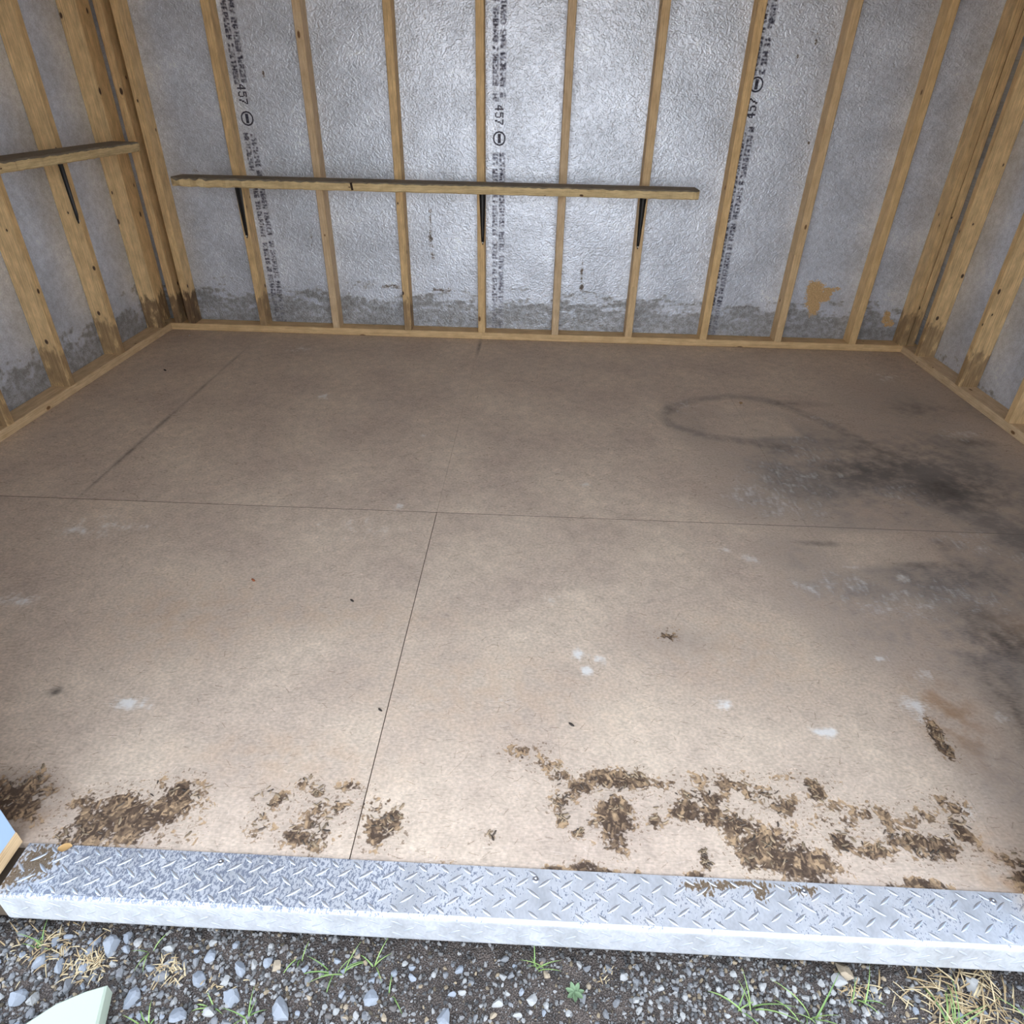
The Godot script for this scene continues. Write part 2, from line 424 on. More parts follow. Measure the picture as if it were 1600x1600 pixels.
# foil faced sheathing with a tide of grime at its foot. marks: peeled patches, drips. Returns the colour map
func make_foil(w: int, h: int, wide: float, top: float, sd: int, tide: float, ink: PackedByteArray, peel: PackedByteArray, drip: PackedByteArray) -> Array:
	var a := noise_bytes(w, h, 0.006, sd, 4)
	var b := noise_bytes(w, h, 0.05, sd + 1, 3)
	var c := noise_bytes(w, h, 0.22, sd + 2, 2)
	var low := noise_bytes(w, h, 0.022, sd + 3, 4, 3, 1)
	var out := PackedByteArray()
	out.resize(w * h * 3)
	var met := PackedByteArray()
	met.resize(w * h)
	met.fill(255)
	var has_ink := not ink.is_empty()
	var has_peel := not peel.is_empty()
	var o := 0
	for y in h:
		var world := top - (y + 0.5) / h * top
		var t0 := (tide - world) / 0.055
		for x in w:
			var i := y * w + x
			var f := 1.0 + (a[i] - 128) * 0.0006 + (b[i] - 128) * 0.0005 + (c[i] - 128) * 0.0006
			var R := 222.0 * f
			var G := 227.0 * f
			var B := 238.0 * f
			if c[i] > 214 and b[i] > 150:
				R *= 0.80
				G *= 0.80
				B *= 0.80
			if t0 > -2.4:
				var t := t0 + (low[i] - 128) / 70.0 + (b[i] - 128) / 140.0
				if t > 0.0:
					t = minf(t, 1.0)
					var grain := clampf(0.55 + (b[i] - 128) / 150.0 + (c[i] - 128) / 160.0 + (low[i] - 128) / 300.0, 0.0, 1.0)
					var k := t * (0.18 + 0.52 * grain)
					met[i] = int(255.0 * (1.0 - 0.75 * k))
					if c[i] > 196 and b[i] > 120:
						k *= 0.25
					R += (112.0 - R) * k
					G += (108.0 - G) * k
					B += (102.0 - B) * k
			if has_peel:
				var p := peel[i] / 255.0 + (b[i] - 128) / 400.0 + (c[i] - 128) / 500.0
				if peel[i] > 10 and p > 0.42:
					met[i] = 0
					R = 208.0 + (c[i] - 128) * 0.2
					G = 172.0 + (c[i] - 128) * 0.2
					B = 124.0 + (c[i] - 128) * 0.2
				var d := drip[i] / 255.0 + (b[i] - 128) / 260.0 + (c[i] - 128) / 300.0
				if drip[i] > 8 and d > 0.4:
					var k2 := minf(1.0, (d - 0.4) * 2.6) * 0.85
					met[i] = int(met[i] * (1.0 - k2))
					R += (84.0 - R) * k2
					G += (68.0 - G) * k2
					B += (54.0 - B) * k2
			if has_ink and ink[i] > 0:
				var k3 := minf(1.0, ink[i] / 255.0 * clampf(1.05 + (c[i] - 128) / 240.0, 0.5, 1.2))
				met[i] = int(met[i] * (1.0 - 0.9 * k3))
				R += (40.0 - R) * k3
				G += (38.0 - G) * k3
				B += (54.0 - B) * k3
			out[o] = clampi(int(R), 0, 255)
			out[o + 1] = clampi(int(G), 0, 255)
			out[o + 2] = clampi(int(B), 0, 255)
			o += 3
	return [tex(out, w, h), tex(met, w, h, Image.FORMAT_L8)]


func soft_spots(w: int, h: int, x0: float, top: float, ppx: float, ppy: float, spots: Array) -> PackedByteArray:
	var m := PackedByteArray()
	m.resize(w * h)
	for s in spots:
		var cx: float = (s[0] - x0) * ppx
		var cy: float = (top - s[1]) * ppy
		var rx: float = s[2] * ppx
		var ry: float = s[3] * ppy
		for y in range(maxi(0, int(cy - ry * 1.6)), mini(h, int(cy + ry * 1.6))):
			for x in range(maxi(0, int(cx - rx * 1.6)), mini(w, int(cx + rx * 1.6))):
				var d := Vector2((x - cx) / rx, (y - cy) / ry).length()
				var v := int(255.0 * clampf(s[4] * (1.6 - d) / 1.2, 0, 1))
				m[y * w + x] = maxi(m[y * w + x], v)
	return m


func foil_material(maps: Array, height: Texture2D, depth: float) -> StandardMaterial3D:
	var m := StandardMaterial3D.new()
	m.albedo_texture = maps[0]
	m.metallic_texture = maps[1]
	m.metallic = 0.55
	m.roughness = 0.46
	m.heightmap_enabled = true
	m.heightmap_texture = height
	m.heightmap_scale = depth
	m.texture_repeat = false
	return m


func flat_material(c: Color, rough := 0.7, metal := 0.0) -> StandardMaterial3D:
	var m := StandardMaterial3D.new()
	m.albedo_color = c
	m.roughness = rough
	m.metallic = metal
	return m


func make_materials() -> void:
	var base := Color8(232, 196, 142)
	var dark := Color8(120, 84, 50)
	for k in 5:
		var m := StandardMaterial3D.new()
		m.albedo_texture = make_wood(100 + k * 17, base.lerp(Color8(220, 192, 154), k * 0.25), dark, 0.0, 11)
		m.roughness = 0.72
		wood_mats.append(m)
	for k in 3:
		var m := StandardMaterial3D.new()
		m.albedo_texture = make_wood(300 + k * 13, base, Color8(74, 52, 36), [0.62, 0.5, 0.32][k], 12)
		m.roughness = 0.72
		m.texture_repeat = true
		stained_mats.append(m)
	m_blue = flat_material(Color8(170, 196, 224), 0.5)
	m_foil_plain = flat_material(Color8(232, 233, 236), 0.50, 0.42)
	m_sheath = flat_material(Color8(150, 128, 100), 0.8)
	# foil walls
	var tile := strand_tile(512, 9, 30000, 1.6, 6.5, 0.6, 1.35)
	var w := 2048
	var h := 1024
	var top := 1.65
	var x0 := XL - DEEP
	var wide := XR - XL + 2.0 * DEEP
	var ppx := w / wide
	var ppy := h / top
	var ink := PackedByteArray()
	ink.resize(w * h)
	ink_column(ink, w, h, (-1.535 - x0) * ppx, ppx, ppy, 1, top, 1.09, 5, 235)
	ink_column(ink, w, h, (-0.298 - x0) * ppx, ppx, ppy, 1, top, 1.03, 6, 215)
	ink_column(ink, w, h, (0.900 - x0) * ppx, ppx, ppy, -1, top, 1.165, 7, 240)
	var peel := soft_spots(w, h, x0, top, ppx, ppy, [[1.42, 0.27, 0.045, 0.06, 1.0], [1.405, 0.31, 0.04, 0.035, 1.0], [1.43, 0.21, 0.03, 0.045, 1.0], [1.49, 0.305, 0.05, 0.012, 0.8], [1.47, 0.27, 0.035, 0.03, 0.9], [1.835, 0.16, 0.02, 0.04, 0.8], [1.86, 0.13, 0.025, 0.02, 0.8]])
	var drip := soft_spots(w, h, x0, top, ppx, ppy, [[-0.655, 0.60, 0.008, 0.05, 0.55], [-0.66, 0.51, 0.012, 0.06, 0.65], [-0.65, 0.42, 0.012, 0.05, 0.5], [-1.30, 0.49, 0.009, 0.05, 0.35], [0.152, 0.40, 0.006, 0.02, 0.8], [0.152, 0.36, 0.008, 0.025, 0.9], [0.154, 0.32, 0.007, 0.025, 0.8], [0.158, 0.275, 0.011, 0.02, 1.0], [-1.42, 1.22, 0.006, 0.018, 0.7], [-1.85, 0.80, 0.012, 0.01, 0.5], [0.22, 0.80, 0.02, 0.008, 0.4], [-0.9, 0.25, 0.05, 0.012, 0.6], [-0.62, 0.24, 0.05, 0.012, 0.6], [1.06, 1.33, 0.006, 0.012, 0.6], [1.13, 1.4, 0.008, 0.02, 0.6], [1.20, 0.99, 0.005, 0.006, 0.9]])
	m_foil_back = foil_material(make_foil(w, h, wide, top, 21, 0.215, ink, peel, drip), tiled_height(tile, w, h), 0.30)
	var side_h := tiled_height(tile, 1536, 768)
	var none := PackedByteArray()
	m_foil_left = foil_material(make_foil(1536, 768, 3.2, top, 51, 0.20, none, none, none), side_h, 0.12)
	m_foil_right = foil_material(make_foil(1536, 768, 3.2, top, 71, 0.05, none, none, none), side_h, 0.12)


# ================================================================ floor
const SEAM := -0.390
const SHEET_WIDE := 1.2192
const SEAM_Z := 1.787


func field(list: Array, x0: float, x1: float, z0: float, z1: float, w: int, h: int, hard := 1.2) -> PackedByteArray:
	# soft spots drawn one per centimetre, then enlarged
	var cw := int((x1 - x0) * 100.0)
	var ch := int((z1 - z0) * 100.0)
	var m := PackedByteArray()
	m.resize(cw * ch)
	for k in range(0, list.size(), 5):
		var cx: float = (list[k] - x0) * 100.0
		var cy: float = (list[k + 1] - z0) * 100.0
		var rx: float = maxf(list[k + 2] * 100.0, 0.8)
		var ry: float = maxf(list[k + 3] * 100.0, 0.8)
		for y in range(maxi(0, int(cy - ry * 1.7)), mini(ch, int(cy + ry * 1.7) + 2)):
			for x in range(maxi(0, int(cx - rx * 1.7)), mini(cw, int(cx + rx * 1.7) + 2)):
				var d := Vector2((x + 0.5 - cx) / rx, (y + 0.5 - cy) / ry).length()
				var v := int(255.0 * clampf(list[k + 4] * (1.65 - d) / hard, 0, list[k + 4]))
				m[y * cw + x] = maxi(m[y * cw + x], v)
	var im := Image.create_from_data(cw, ch, false, Image.FORMAT_L8, m)
	im.resize(w, h, Image.INTERPOLATE_CUBIC)
	return im.get_data()


func in_quad(p: Vector2, q: Array) -> float:
	# distance inside a convex quad, in metres (negative outside)
	var d := 1e9
	for k in 4:
		var a: Vector2 = q[k]
		var b: Vector2 = q[(k + 1) % 4]
		var n := Vector2(-(b - a).y, (b - a).x).normalized()
		d = minf(d, (p - a).dot(n))
	return d


var chips: PackedByteArray


func floor_material(x0: float, x1: float, z0: float, z1: float, w: int, h: int, sd: int) -> StandardMaterial3D:
	var rot := field(BLOB_ROT, x0, x1, z0, z1, w, h)
	var grey := field(BLOB_GREY, x0, x1, z0, z1, w, h, 1.6)
	var dark := field(BLOB_DARK, x0, x1, z0, z1, w, h, 1.6)
	var white := field(BLOB_WHITE, x0, x1, z0, z1, w, h)
	var warm := field(BLOB_WARM, x0, x1, z0, z1, w, h, 1.6)
	var ppx := w / (x1 - x0)
	# marks left by things that stood here: a tide ring and two clean footprints
	var clean := PackedByteArray()
	clean.resize(w * h)
	var ringm := PackedByteArray()
	ringm.resize(w * h)
	var ppz := h / (z1 - z0)
	for q in [[Vector2(0.639, 0.952), Vector2(1.01, 0.909), Vector2(1.029, 1.109), Vector2(0.65, 1.162)], [Vector2(0.878, 1.819), Vector2(1.202, 1.782), Vector2(1.19, 1.963), Vector2(0.89, 2.002)]]:
		for y in range(maxi(0, int((q[1].y - 0.08 - z0) * ppz)), mini(h, int((q[3].y + 0.08 - z0) * ppz))):
			for x in range(maxi(0, int((q[0].x - 0.08 - x0) * ppx)), mini(w, int((q[1].x + 0.1 - x0) * ppx))):
				var d := in_quad(Vector2(x0 + x / ppx, z0 + y / ppz), q)
				clean[y * w + x] = int(255.0 * clampf(0.5 + d / 0.035, 0, 1))
	for k in range(0, RING.size() - 2, 2):
		var a := Vector2(RING[k], RING[k + 1])
		var b := Vector2(RING[k + 2], RING[k + 3])
		for s in 24:
			var p := a.lerp(b, s / 24.0)
			var py := int((p.y - z0) * ppz)
			var px := int((p.x - x0) * ppx)
			for y in range(maxi(0, py - 22), mini(h, py + 23)):
				for x in range(maxi(0, px - 21), mini(w, px + 22)):
					var d := Vector2((x - px) / ppx, (y - py) / ppz).length()
					ringm[y * w + x] = maxi(ringm[y * w + x], int(80.0 * clampf(1.4 * (1.0 - d / 0.042), 0, 1)))
	if chips.is_empty():
		chips = strand_tile(512, 33, 9000, 3.0, 11.0, 0.8, 2.4).get_data()
	var fq := 1.0 / ppx     # metres per texel
	var n1 := noise_bytes(w, h, 2.2 * fq, sd, 4)
	var n2 := noise_bytes(w, h, 16.0 * fq, sd + 1, 4)
	var n3 := noise_bytes(w, h, 90.0 * fq, sd + 2, 3)
	var n4 := noise_bytes(w, h, 210.0 * fq, sd + 3, 2, 5, 1)
	var n5 := noise_bytes(w, h, 55.0 * fq, sd + 4, 3, 1, 3)
	# scratches and scuffs: thin short strokes, mostly along the sheets
	var scr := PackedFloat32Array()
	scr.resize(w * h)
	var sr := RandomNumberGenerator.new()
	sr.seed = sd + 77
	for k in int((x1 - x0) * (z1 - z0) * 1500.0):
		var px := sr.randf() * w
		var py := sr.randf() * h
		var ang := sr.randfn() * 0.45 + (0.0 if sr.randf() < 0.75 else sr.randf() * PI)
		var ln := sr.randf_range(0.006, 0.022) * ppx
		var amt := -sr.randf_range(8.0, 42.0) if sr.randf() < 0.66 else sr.randf_range(6.0, 20.0)
		if sr.randf() < 0.03:
			ln *= 4.0
			amt *= 0.6
		for q in int(ln):
			var ix := int(px + cos(ang) * q)
			var iy := int(py + sin(ang) * q * ppz / ppx)
			if ix >= 0 and iy >= 0 and ix < w - 1 and iy < h:
				scr[iy * w + ix] += amt
				if sr.randf() < 0.4:
					scr[iy * w + ix + 1] += amt * 0.6
	var out := PackedByteArray()
	out.resize(w * h * 3)
	var hgt := PackedByteArray()
	hgt.resize(w * h)
	var o := 0
	for i in w * h:
		var a := n1[i] - 128
		var b := n2[i] - 128
		var c := n3[i] - 128
		var s := n4[i] - 128
		var f := 1.0 + b * 0.00045 + c * 0.0007 + s * 0.0005
		var R := (201.0 + a * 0.10 + scr[i]) * f
		var G := (181.0 + a * 0.10 + scr[i]) * f
		var B := (161.0 + a * 0.08 + scr[i]) * f
		var H := 160.0 + c * 0.12
		# edges of pressed strands and small dirt
		if s > 52 and b + a > 6:
			var k0 := minf(0.34, (s - 52) * 0.008)
			R += (110.0 - R) * k0
			G += (96.0 - G) * k0
			B += (86.0 - B) * k0
		elif s < -74 and b > 10:
			R += 12
			G += 12
			B += 14
		if warm[i] > 0:
			var kw := warm[i] / 255.0 * clampf(0.5 + b / 120.0, 0, 1)
			R += (150.0 - R) * kw
			G += (112.0 - G) * kw
			B += (78.0 - B) * kw
		var keep := 1.0 - clean[i] / 255.0
		if grey[i] > 0:
			var kg := clampf(grey[i] / 255.0 * (0.92 + a / 220.0 + b / 200.0 + s / 260.0 + a / 400.0 + c / 500.0), 0, 0.86) * (0.2 + 0.8 * keep)
			R += (124.0 - R) * kg
			G += (116.0 - G) * kg
			B += (112.0 - B) * kg
		if dark[i] > 0:
			var kd := clampf(dark[i] / 255.0 * (0.82 + b / 190.0 + a / 240.0 + s / 280.0), 0, 0.9) * (0.15 + 0.85 * keep)
			R += (84.0 - R) * kd
			G += (76.0 - G) * kd
			B += (70.0 - B) * kd
		if ringm[i] > 0:
			var kr := ringm[i] / 255.0 * clampf(0.8 + b / 150.0, 0, 1)
			R += (92.0 - R) * kr
			G += (86.0 - G) * kr
			B += (82.0 - B) * kr
		if white[i] > 0:
			var v := white[i] / 255.0 + b / 300.0 + (n5[i] - 128) / 420.0 + s / 420.0
			if v > 0.24:
				var kv := minf(0.78, (v - 0.24) * 1.2)
				R += (230.0 - R) * kv
				G += (228.0 - G) * kv
				B += (224.0 - B) * kv
		if rot[i] > 0:
			var chip := chips[((i / w) % 512) * 512 + (i % w) % 512] - 118
			var r := rot[i] / 255.0 + b / 250.0 + c / 500.0 + chip / 330.0
			if r > 0.46:
				var kr2 := minf(1.0, (r - 0.46) * 7.0)
				var tone := clampf(0.24 + chip / 95.0 + (n5[i] - 128) / 420.0 + b / 300.0 - (rot[i] / 255.0 - 0.6) * 0.2, 0, 1)
				if r < 0.52:
					tone *= 0.45
				R += (80.0 + 100.0 * tone - R) * kr2
				G += (64.0 + 86.0 * tone - G) * kr2
				B += (52.0 + 64.0 * tone - B) * kr2
				H += (60.0 + chip * 0.8 + c * 0.2 - H) * kr2
			elif rot[i] > 22 and c + chip * 0.5 > 44:
				var ks := minf(0.62, (c + chip * 0.5 - 44) * 0.03)
				R += (104.0 - R) * ks
				G += (84.0 - G) * ks
				B += (66.0 - B) * ks
		out[o] = clampi(int(R), 0, 255)
		out[o + 1] = clampi(int(G), 0, 255)
		out[o + 2] = clampi(int(B), 0, 255)
		hgt[i] = clampi(int(H), 0, 255)
		o += 3
	var m := StandardMaterial3D.new()
	m.albedo_texture = tex(out, w, h)
	m.roughness = 0.62
	m.metallic_specular = 0.4
	m.heightmap_enabled = true
	m.heightmap_texture = tex(hgt, w, h, Image.FORMAT_L8)
	m.heightmap_scale = 0.25
	m.texture_repeat = false
	return m


func build_floor() -> void:
	var f := structure("floor", "worn tan pressed-board floor with a dark water stain and rotted patches by the door", "floor")
	var xa := XL - DEEP
	var xb := XR + DEEP
	var back := floor_material(xa, xb, 0.0, SEAM_Z, 2048, 900, 900)
	var fl := floor_material(xa, SEAM, SEAM_Z, ZF, 1536, 1024, 910)
	var fr := floor_material(SEAM, xb, SEAM_Z, ZF, 2048, 1024, 920)
	var bx := [xa, SEAM - SHEET_WIDE, SEAM, SEAM + SHEET_WIDE, xb]
	for k in 4:
		var g0 := 0.0004
		var g1 := 0.0004
		var lo := Vector3(bx[k] + g0, -0.018, -DEEP)
		part(f, "floor_sheet", sheet(lo, Vector3(bx[k + 1] - g1, 0.0, SEAM_Z - 0.0019), "y+", Vector2(xa, 0.0), Vector2(xb, SEAM_Z)), back)
		g0 = 0.0011 if k == 2 else 0.0003
		g1 = 0.0011 if k == 1 else 0.0003
		var m := fl if k < 2 else fr
		var u0 := Vector2(xa, SEAM_Z) if k < 2 else Vector2(SEAM, SEAM_Z)
		var u1 := Vector2(SEAM, ZF) if k < 2 else Vector2(xb, ZF)
		part(f, "floor_sheet", sheet(Vector3(bx[k] + g0, -0.018, SEAM_Z + 0.0019), Vector3(bx[k + 1] - g1, 0.0, ZF - 0.001), "y+", u0, u1), m)
	var grime := flat_material(Color8(70, 56, 44), 0.95)
	part(f, "joint_dirt", box_mesh(Vector3(0.75 - xa, 0.008, 0.0036)), grime, Vector3((xa + 0.75) / 2, -0.0048, SEAM_Z))
	part(f, "joint_dirt", box_mesh(Vector3(xb - 0.75, 0.008, 0.0036)), flat_material(Color8(124, 114, 106), 0.95), Vector3((xb + 0.75) / 2, -0.0043, SEAM_Z))
	part(f, "joint_dirt", box_mesh(Vector3(0.0021, 0.008, ZF - SEAM_Z - 0.008)), grime, Vector3(SEAM, -0.0053, (ZF + SEAM_Z) / 2 + 0.001))
	var under := part(f, "joist_deck", box_mesh(Vector3(xb - xa + 0.02, 0.06, ZF + 2 * DEEP)), flat_material(Color8(92, 78, 62), 0.9), Vector3((xa + xb) / 2, -0.0485, (ZF) / 2))
	under.set_meta("label", "rough brown deck framing under the floor sheets")


# ================================================================ walls
func stud(parent: Node3D, centre: Vector3, size: Vector3, mat := -1, foot := -1, called := "stud") -> MeshInstance3D:
	var m: Material = wood_mats[rng.randi() % wood_mats.size()] if mat < 0 else wood_mats[mat]
	var axis := 1
	if size.x > size.y and size.x > size.z:
		axis = 0
	elif size.z > size.y:
		axis = 2
	var uo := rng.randf()
	var vo := rng.randf()
	if foot >= 0:
		m = stained_mats[foot]
		vo = 1.0
	return part(parent, called, timber(size, axis, uo, vo), m, centre)


func build_wall_back() -> void:
	var wl := structure("wall_back", "foil-faced back wall with printed seams between upright pine studs", "wall")
	var x0 := XL - DEEP
	var x1 := XR + DEEP
	var first := -2.032
	var step := 0.4064
	var cuts := [x0, first + step + 0.019, first + 4 * step + 0.019, first + 7 * step + 0.019, x1]
	for k in 4:
		part(wl, "siding_panel", sheet(Vector3(cuts[k] + 0.0008, -0.02, -DEEP - 0.011), Vector3(cuts[k + 1] - 0.0008, WALL_TOP, -DEEP), "z+", Vector2(x0, 1.65), Vector2(x1, 0.0)), m_foil_back)
	var hgt := WALL_TOP - THICK - THICK
	var cy := THICK + hgt / 2
	var zc := -DEEP / 2
	# measured left edges of the studs
	var lefts := [-2.032, -1.624, -1.215, -0.812, -0.402, 0.004, 0.410, 0.822, 1.228, 1.634]
	for k in lefts.size():
		stud(wl, Vector3(lefts[k] + THICK / 2, cy, zc), Vector3(THICK, hgt, DEEP - 0.001), -1, 0 if k == 0 else (2 if k in [1, 3] else -1))
	stud(wl, Vector3(-2.091, cy, zc), Vector3(THICK, hgt, DEEP - 0.001), -1, 1)
	stud(wl, Vector3(1.926, cy, zc), Vector3(THICK, hgt, DEEP - 0.001), -1, 2)
	stud(wl, Vector3(1.972, cy, zc - 0.004), Vector3(THICK, hgt, DEEP - 0.010), -1, 2)
	var mid := (x0 + x1) / 2
	stud(wl, Vector3(mid, THICK / 2, zc), Vector3(x1 - x0, THICK, DEEP - 0.001), 1, -1, "sole_plate")
	stud(wl, Vector3(mid, WALL_TOP - THICK / 2, zc), Vector3(x1 - x0, THICK, DEEP - 0.001), 2, -1, "top_plate")


func build_wall_left() -> void:
	var wl := structure("wall_left", "foil-faced left wall with grimy foot between pine studs", "wall")
	var xo := XL - DEEP
	var cuts := [0.0, 1.22, ZF + DEEP]
	for k in 2:
		part(wl, "siding_panel", sheet(Vector3(xo - 0.011, -0.02, cuts[k] - (DEEP if k == 0 else 0.0) + 0.001), Vector3(xo, WALL_TOP, cuts[k + 1] - 0.001), "x+", Vector2(3.2, 1.65), Vector2(0.0, 0.0)), m_foil_left)
	var hgt := WALL_TOP - THICK - THICK
	var cy := THICK + hgt / 2
	var xc := XL - DEEP / 2
	var near := [0.093, 0.520, 0.940, 1.346, 1.752, 2.159, 2.565, 2.965]
	for k in near.size():
		stud(wl, Vector3(xc, cy, near[k] - THICK / 2), Vector3(DEEP - 0.001, hgt, THICK), -1, 1 if k == 0 else (2 if k < 4 else -1))
	# the filler of the corner, turned flat and standing a little short of the plate
	stud(wl, Vector3(XL - 0.026, cy + 0.012, 0.012), Vector3(THICK, hgt - 0.024, 0.082), -1, 1, "corner_filler")
	stud(wl, Vector3(xc, THICK / 2, ZF / 2), Vector3(DEEP - 0.001, THICK, ZF), 3, -1, "sole_plate")
	stud(wl, Vector3(xc, WALL_TOP - THICK / 2, ZF / 2), Vector3(DEEP - 0.001, THICK, ZF), 0, -1, "top_plate")


func build_wall_right() -> void:
	var wl := structure("wall_right", "shaded foil-faced right wall between broad pine studs", "wall")
	var xo := XR + DEEP
	var cuts := [0.0, 1.22, ZF + DEEP]
	for k in 2:
		part(wl, "siding_panel", sheet(Vector3(xo, -0.02, cuts[k] - (DEEP if k == 0 else 0.0) + 0.001), Vector3(xo + 0.011, WALL_TOP, cuts[k + 1] - 0.001), "x-", Vector2(0.0, 1.65), Vector2(3.2, 0.0)), m_foil_right)
	var hgt := WALL_TOP - THICK - THICK
	var cy := THICK + hgt / 2
	var xc := XR + DEEP / 2
	var near := [0.172, 0.585, 0.991, 1.398, 1.804, 2.210, 2.617, 2.965]
	for k in near.size():
		stud(wl, Vector3(xc, cy, near[k] - THICK / 2), Vector3(DEEP - 0.001, hgt, THICK), -1, 2 if k in [0, 1] else -1)
	stud(wl, Vector3(xc, THICK / 2, ZF / 2), Vector3(DEEP - 0.001, THICK, ZF), 4, -1, "sole_plate")
	stud(wl, Vector3(xc, WALL_TOP - THICK / 2, ZF / 2), Vector3(DEEP - 0.001, THICK, ZF), 1, -1, "top_plate")


func build_wall_front() -> void:
	var wl := structure("wall_front", "front wall round the wide doorway with pale blue painted jambs", "wall")
	var x0 := XL - DEEP - 0.011
	var x1 := XR + DEEP + 0.011
	var zi := ZF + 0.001
	var zo := ZF + DEEP
	var hgt := WALL_TOP - THICK
	for x in [DOOR_L - 0.019 - THICK / 2, DOOR_R + 0.019 + THICK / 2, -1.45, -1.86, 1.28, 1.69]:
		stud(wl, Vector3(x, THICK + (hgt - THICK) / 2 + 0.0, (zi + zo) / 2), Vector3(THICK, hgt - THICK, DEEP - 0.002))
	stud(wl, Vector3((XL - DEEP + DOOR_L - 0.02) / 2, THICK / 2, (zi + zo) / 2), Vector3(DOOR_L - 0.02 - XL + DEEP, THICK, DEEP - 0.002), 0, -1, "sole_plate")
	stud(wl, Vector3((XR + DEEP + DOOR_R + 0.02) / 2, THICK / 2, (zi + zo) / 2), Vector3(XR + DEEP - DOOR_R - 0.02, THICK, DEEP - 0.002), 0, -1, "sole_plate")
	stud(wl, Vector3((DOOR_L + DOOR_R) / 2, DOOR_TOP + 0.019 + 0.07, (zi + zo) / 2), Vector3(DOOR_R - DOOR_L + 0.11, 0.14, DEEP - 0.002), 2, -1, "header")
	stud(wl, Vector3((x0 + x1) / 2, WALL_TOP - THICK / 2, (zi + zo) / 2), Vector3(x1 - x0 - 0.03, THICK, DEEP - 0.002), 2, -1, "top_plate")
	# siding: foil inside, blue paint outside
	for s in [[x0, DOOR_L - 0.019, 0.0, WALL_TOP], [DOOR_R + 0.019, x1, 0.0, WALL_TOP], [DOOR_L - 0.019, DOOR_R + 0.019, DOOR_TOP + 0.019, WALL_TOP]]:
		part(wl, "siding_lining", box_mesh(Vector3(s[1] - s[0], s[3] - s[2], 0.001)), m_foil_plain, Vector3((s[0] + s[1]) / 2, (s[2] + s[3]) / 2, zo - 0.0006))
	for s in [[x0, DOOR_L - 0.019, -0.06, WALL_TOP], [DOOR_R + 0.019, x1, -0.06, WALL_TOP], [DOOR_L - 0.019, DOOR_R + 0.019, DOOR_TOP + 0.019, WALL_TOP]]:
		part(wl, "siding_panel", box_mesh(Vector3(s[1] - s[0], s[3] - s[2], 0.011)), m_blue, Vector3((s[0] + s[1]) / 2, (s[2] + s[3]) / 2, zo + 0.0055))
	# jamb linings: painted boards that stand on a bare strip of wood
	for e in [[DOOR_L - 0.0095, -1.0], [DOOR_R + 0.0095, 1.0]]:
		part(wl, "jamb_lining", timber(Vector3(0.019, DOOR_TOP - 0.036, 0.116), 1, 0.0, 0.0, 0.002), m_blue, Vector3(e[0], 0.036 + (DOOR_TOP - 0.036) / 2, ZF - 0.001 + 0.058))
		stud(wl, Vector3(e[0] + e[1] * 0.0005, 0.018, ZF - 0.001 + 0.055), Vector3(0.0195, 0.0355, 0.11), 3, -1, "jamb_foot")
		part(wl, "outside_trim", timber(Vector3(0.09, DOOR_TOP + 0.10, 0.019), 1, 0.0, 0.0, 0.002), m_blue, Vector3(e[0] + e[1] * 0.0555, (DOOR_TOP - 0.09) / 2 + 0.0, zo + 0.021))
	part(wl, "jamb_lining", timber(Vector3(DOOR_R - DOOR_L + 0.038, 0.019, 0.116), 0, 0.0, 0.0, 0.002), m_blue, Vector3((DOOR_L + DOOR_R) / 2, DOOR_TOP + 0.0095, ZF - 0.001 + 0.058))


func build_ceiling() -> void:
	var c := structure("ceiling", "foil-faced roof boards on joists over the shed", "ceiling")
	var xm := (XL + XR) / 2
	part(c, "roof_deck", box_mesh(Vector3(XR - XL + 2 * DEEP + 0.06, 0.05, ZF + 2 * DEEP + 0.05)), m_foil_plain, Vector3(xm, WALL_TOP + 0.14 + 0.025, ZF / 2 + 0.0))
	for k in 8:
		var z := 0.02 + k * 0.42
		stud(c, Vector3(xm, WALL_TOP + 0.0705, z), Vector3(XR - XL + 2 * DEEP, 0.139, THICK), -1, -1, "joist")
	for z in [-DEEP - 0.006, ZF + DEEP + 0.006]:
		part(c, "fascia", box_mesh(Vector3(XR - XL + 2 * DEEP + 0.06, 0.14, 0.011)), m_sheath, Vector3(xm, WALL_TOP + 0.0705, z))
	for x in [XL - DEEP - 0.006, XR + DEEP + 0.006]:
		part(c, "fascia", box_mesh(Vector3(0.011, 0.14, ZF + 2 * DEEP)), m_sheath, Vector3(x, WALL_TOP + 0.0705, ZF / 2))


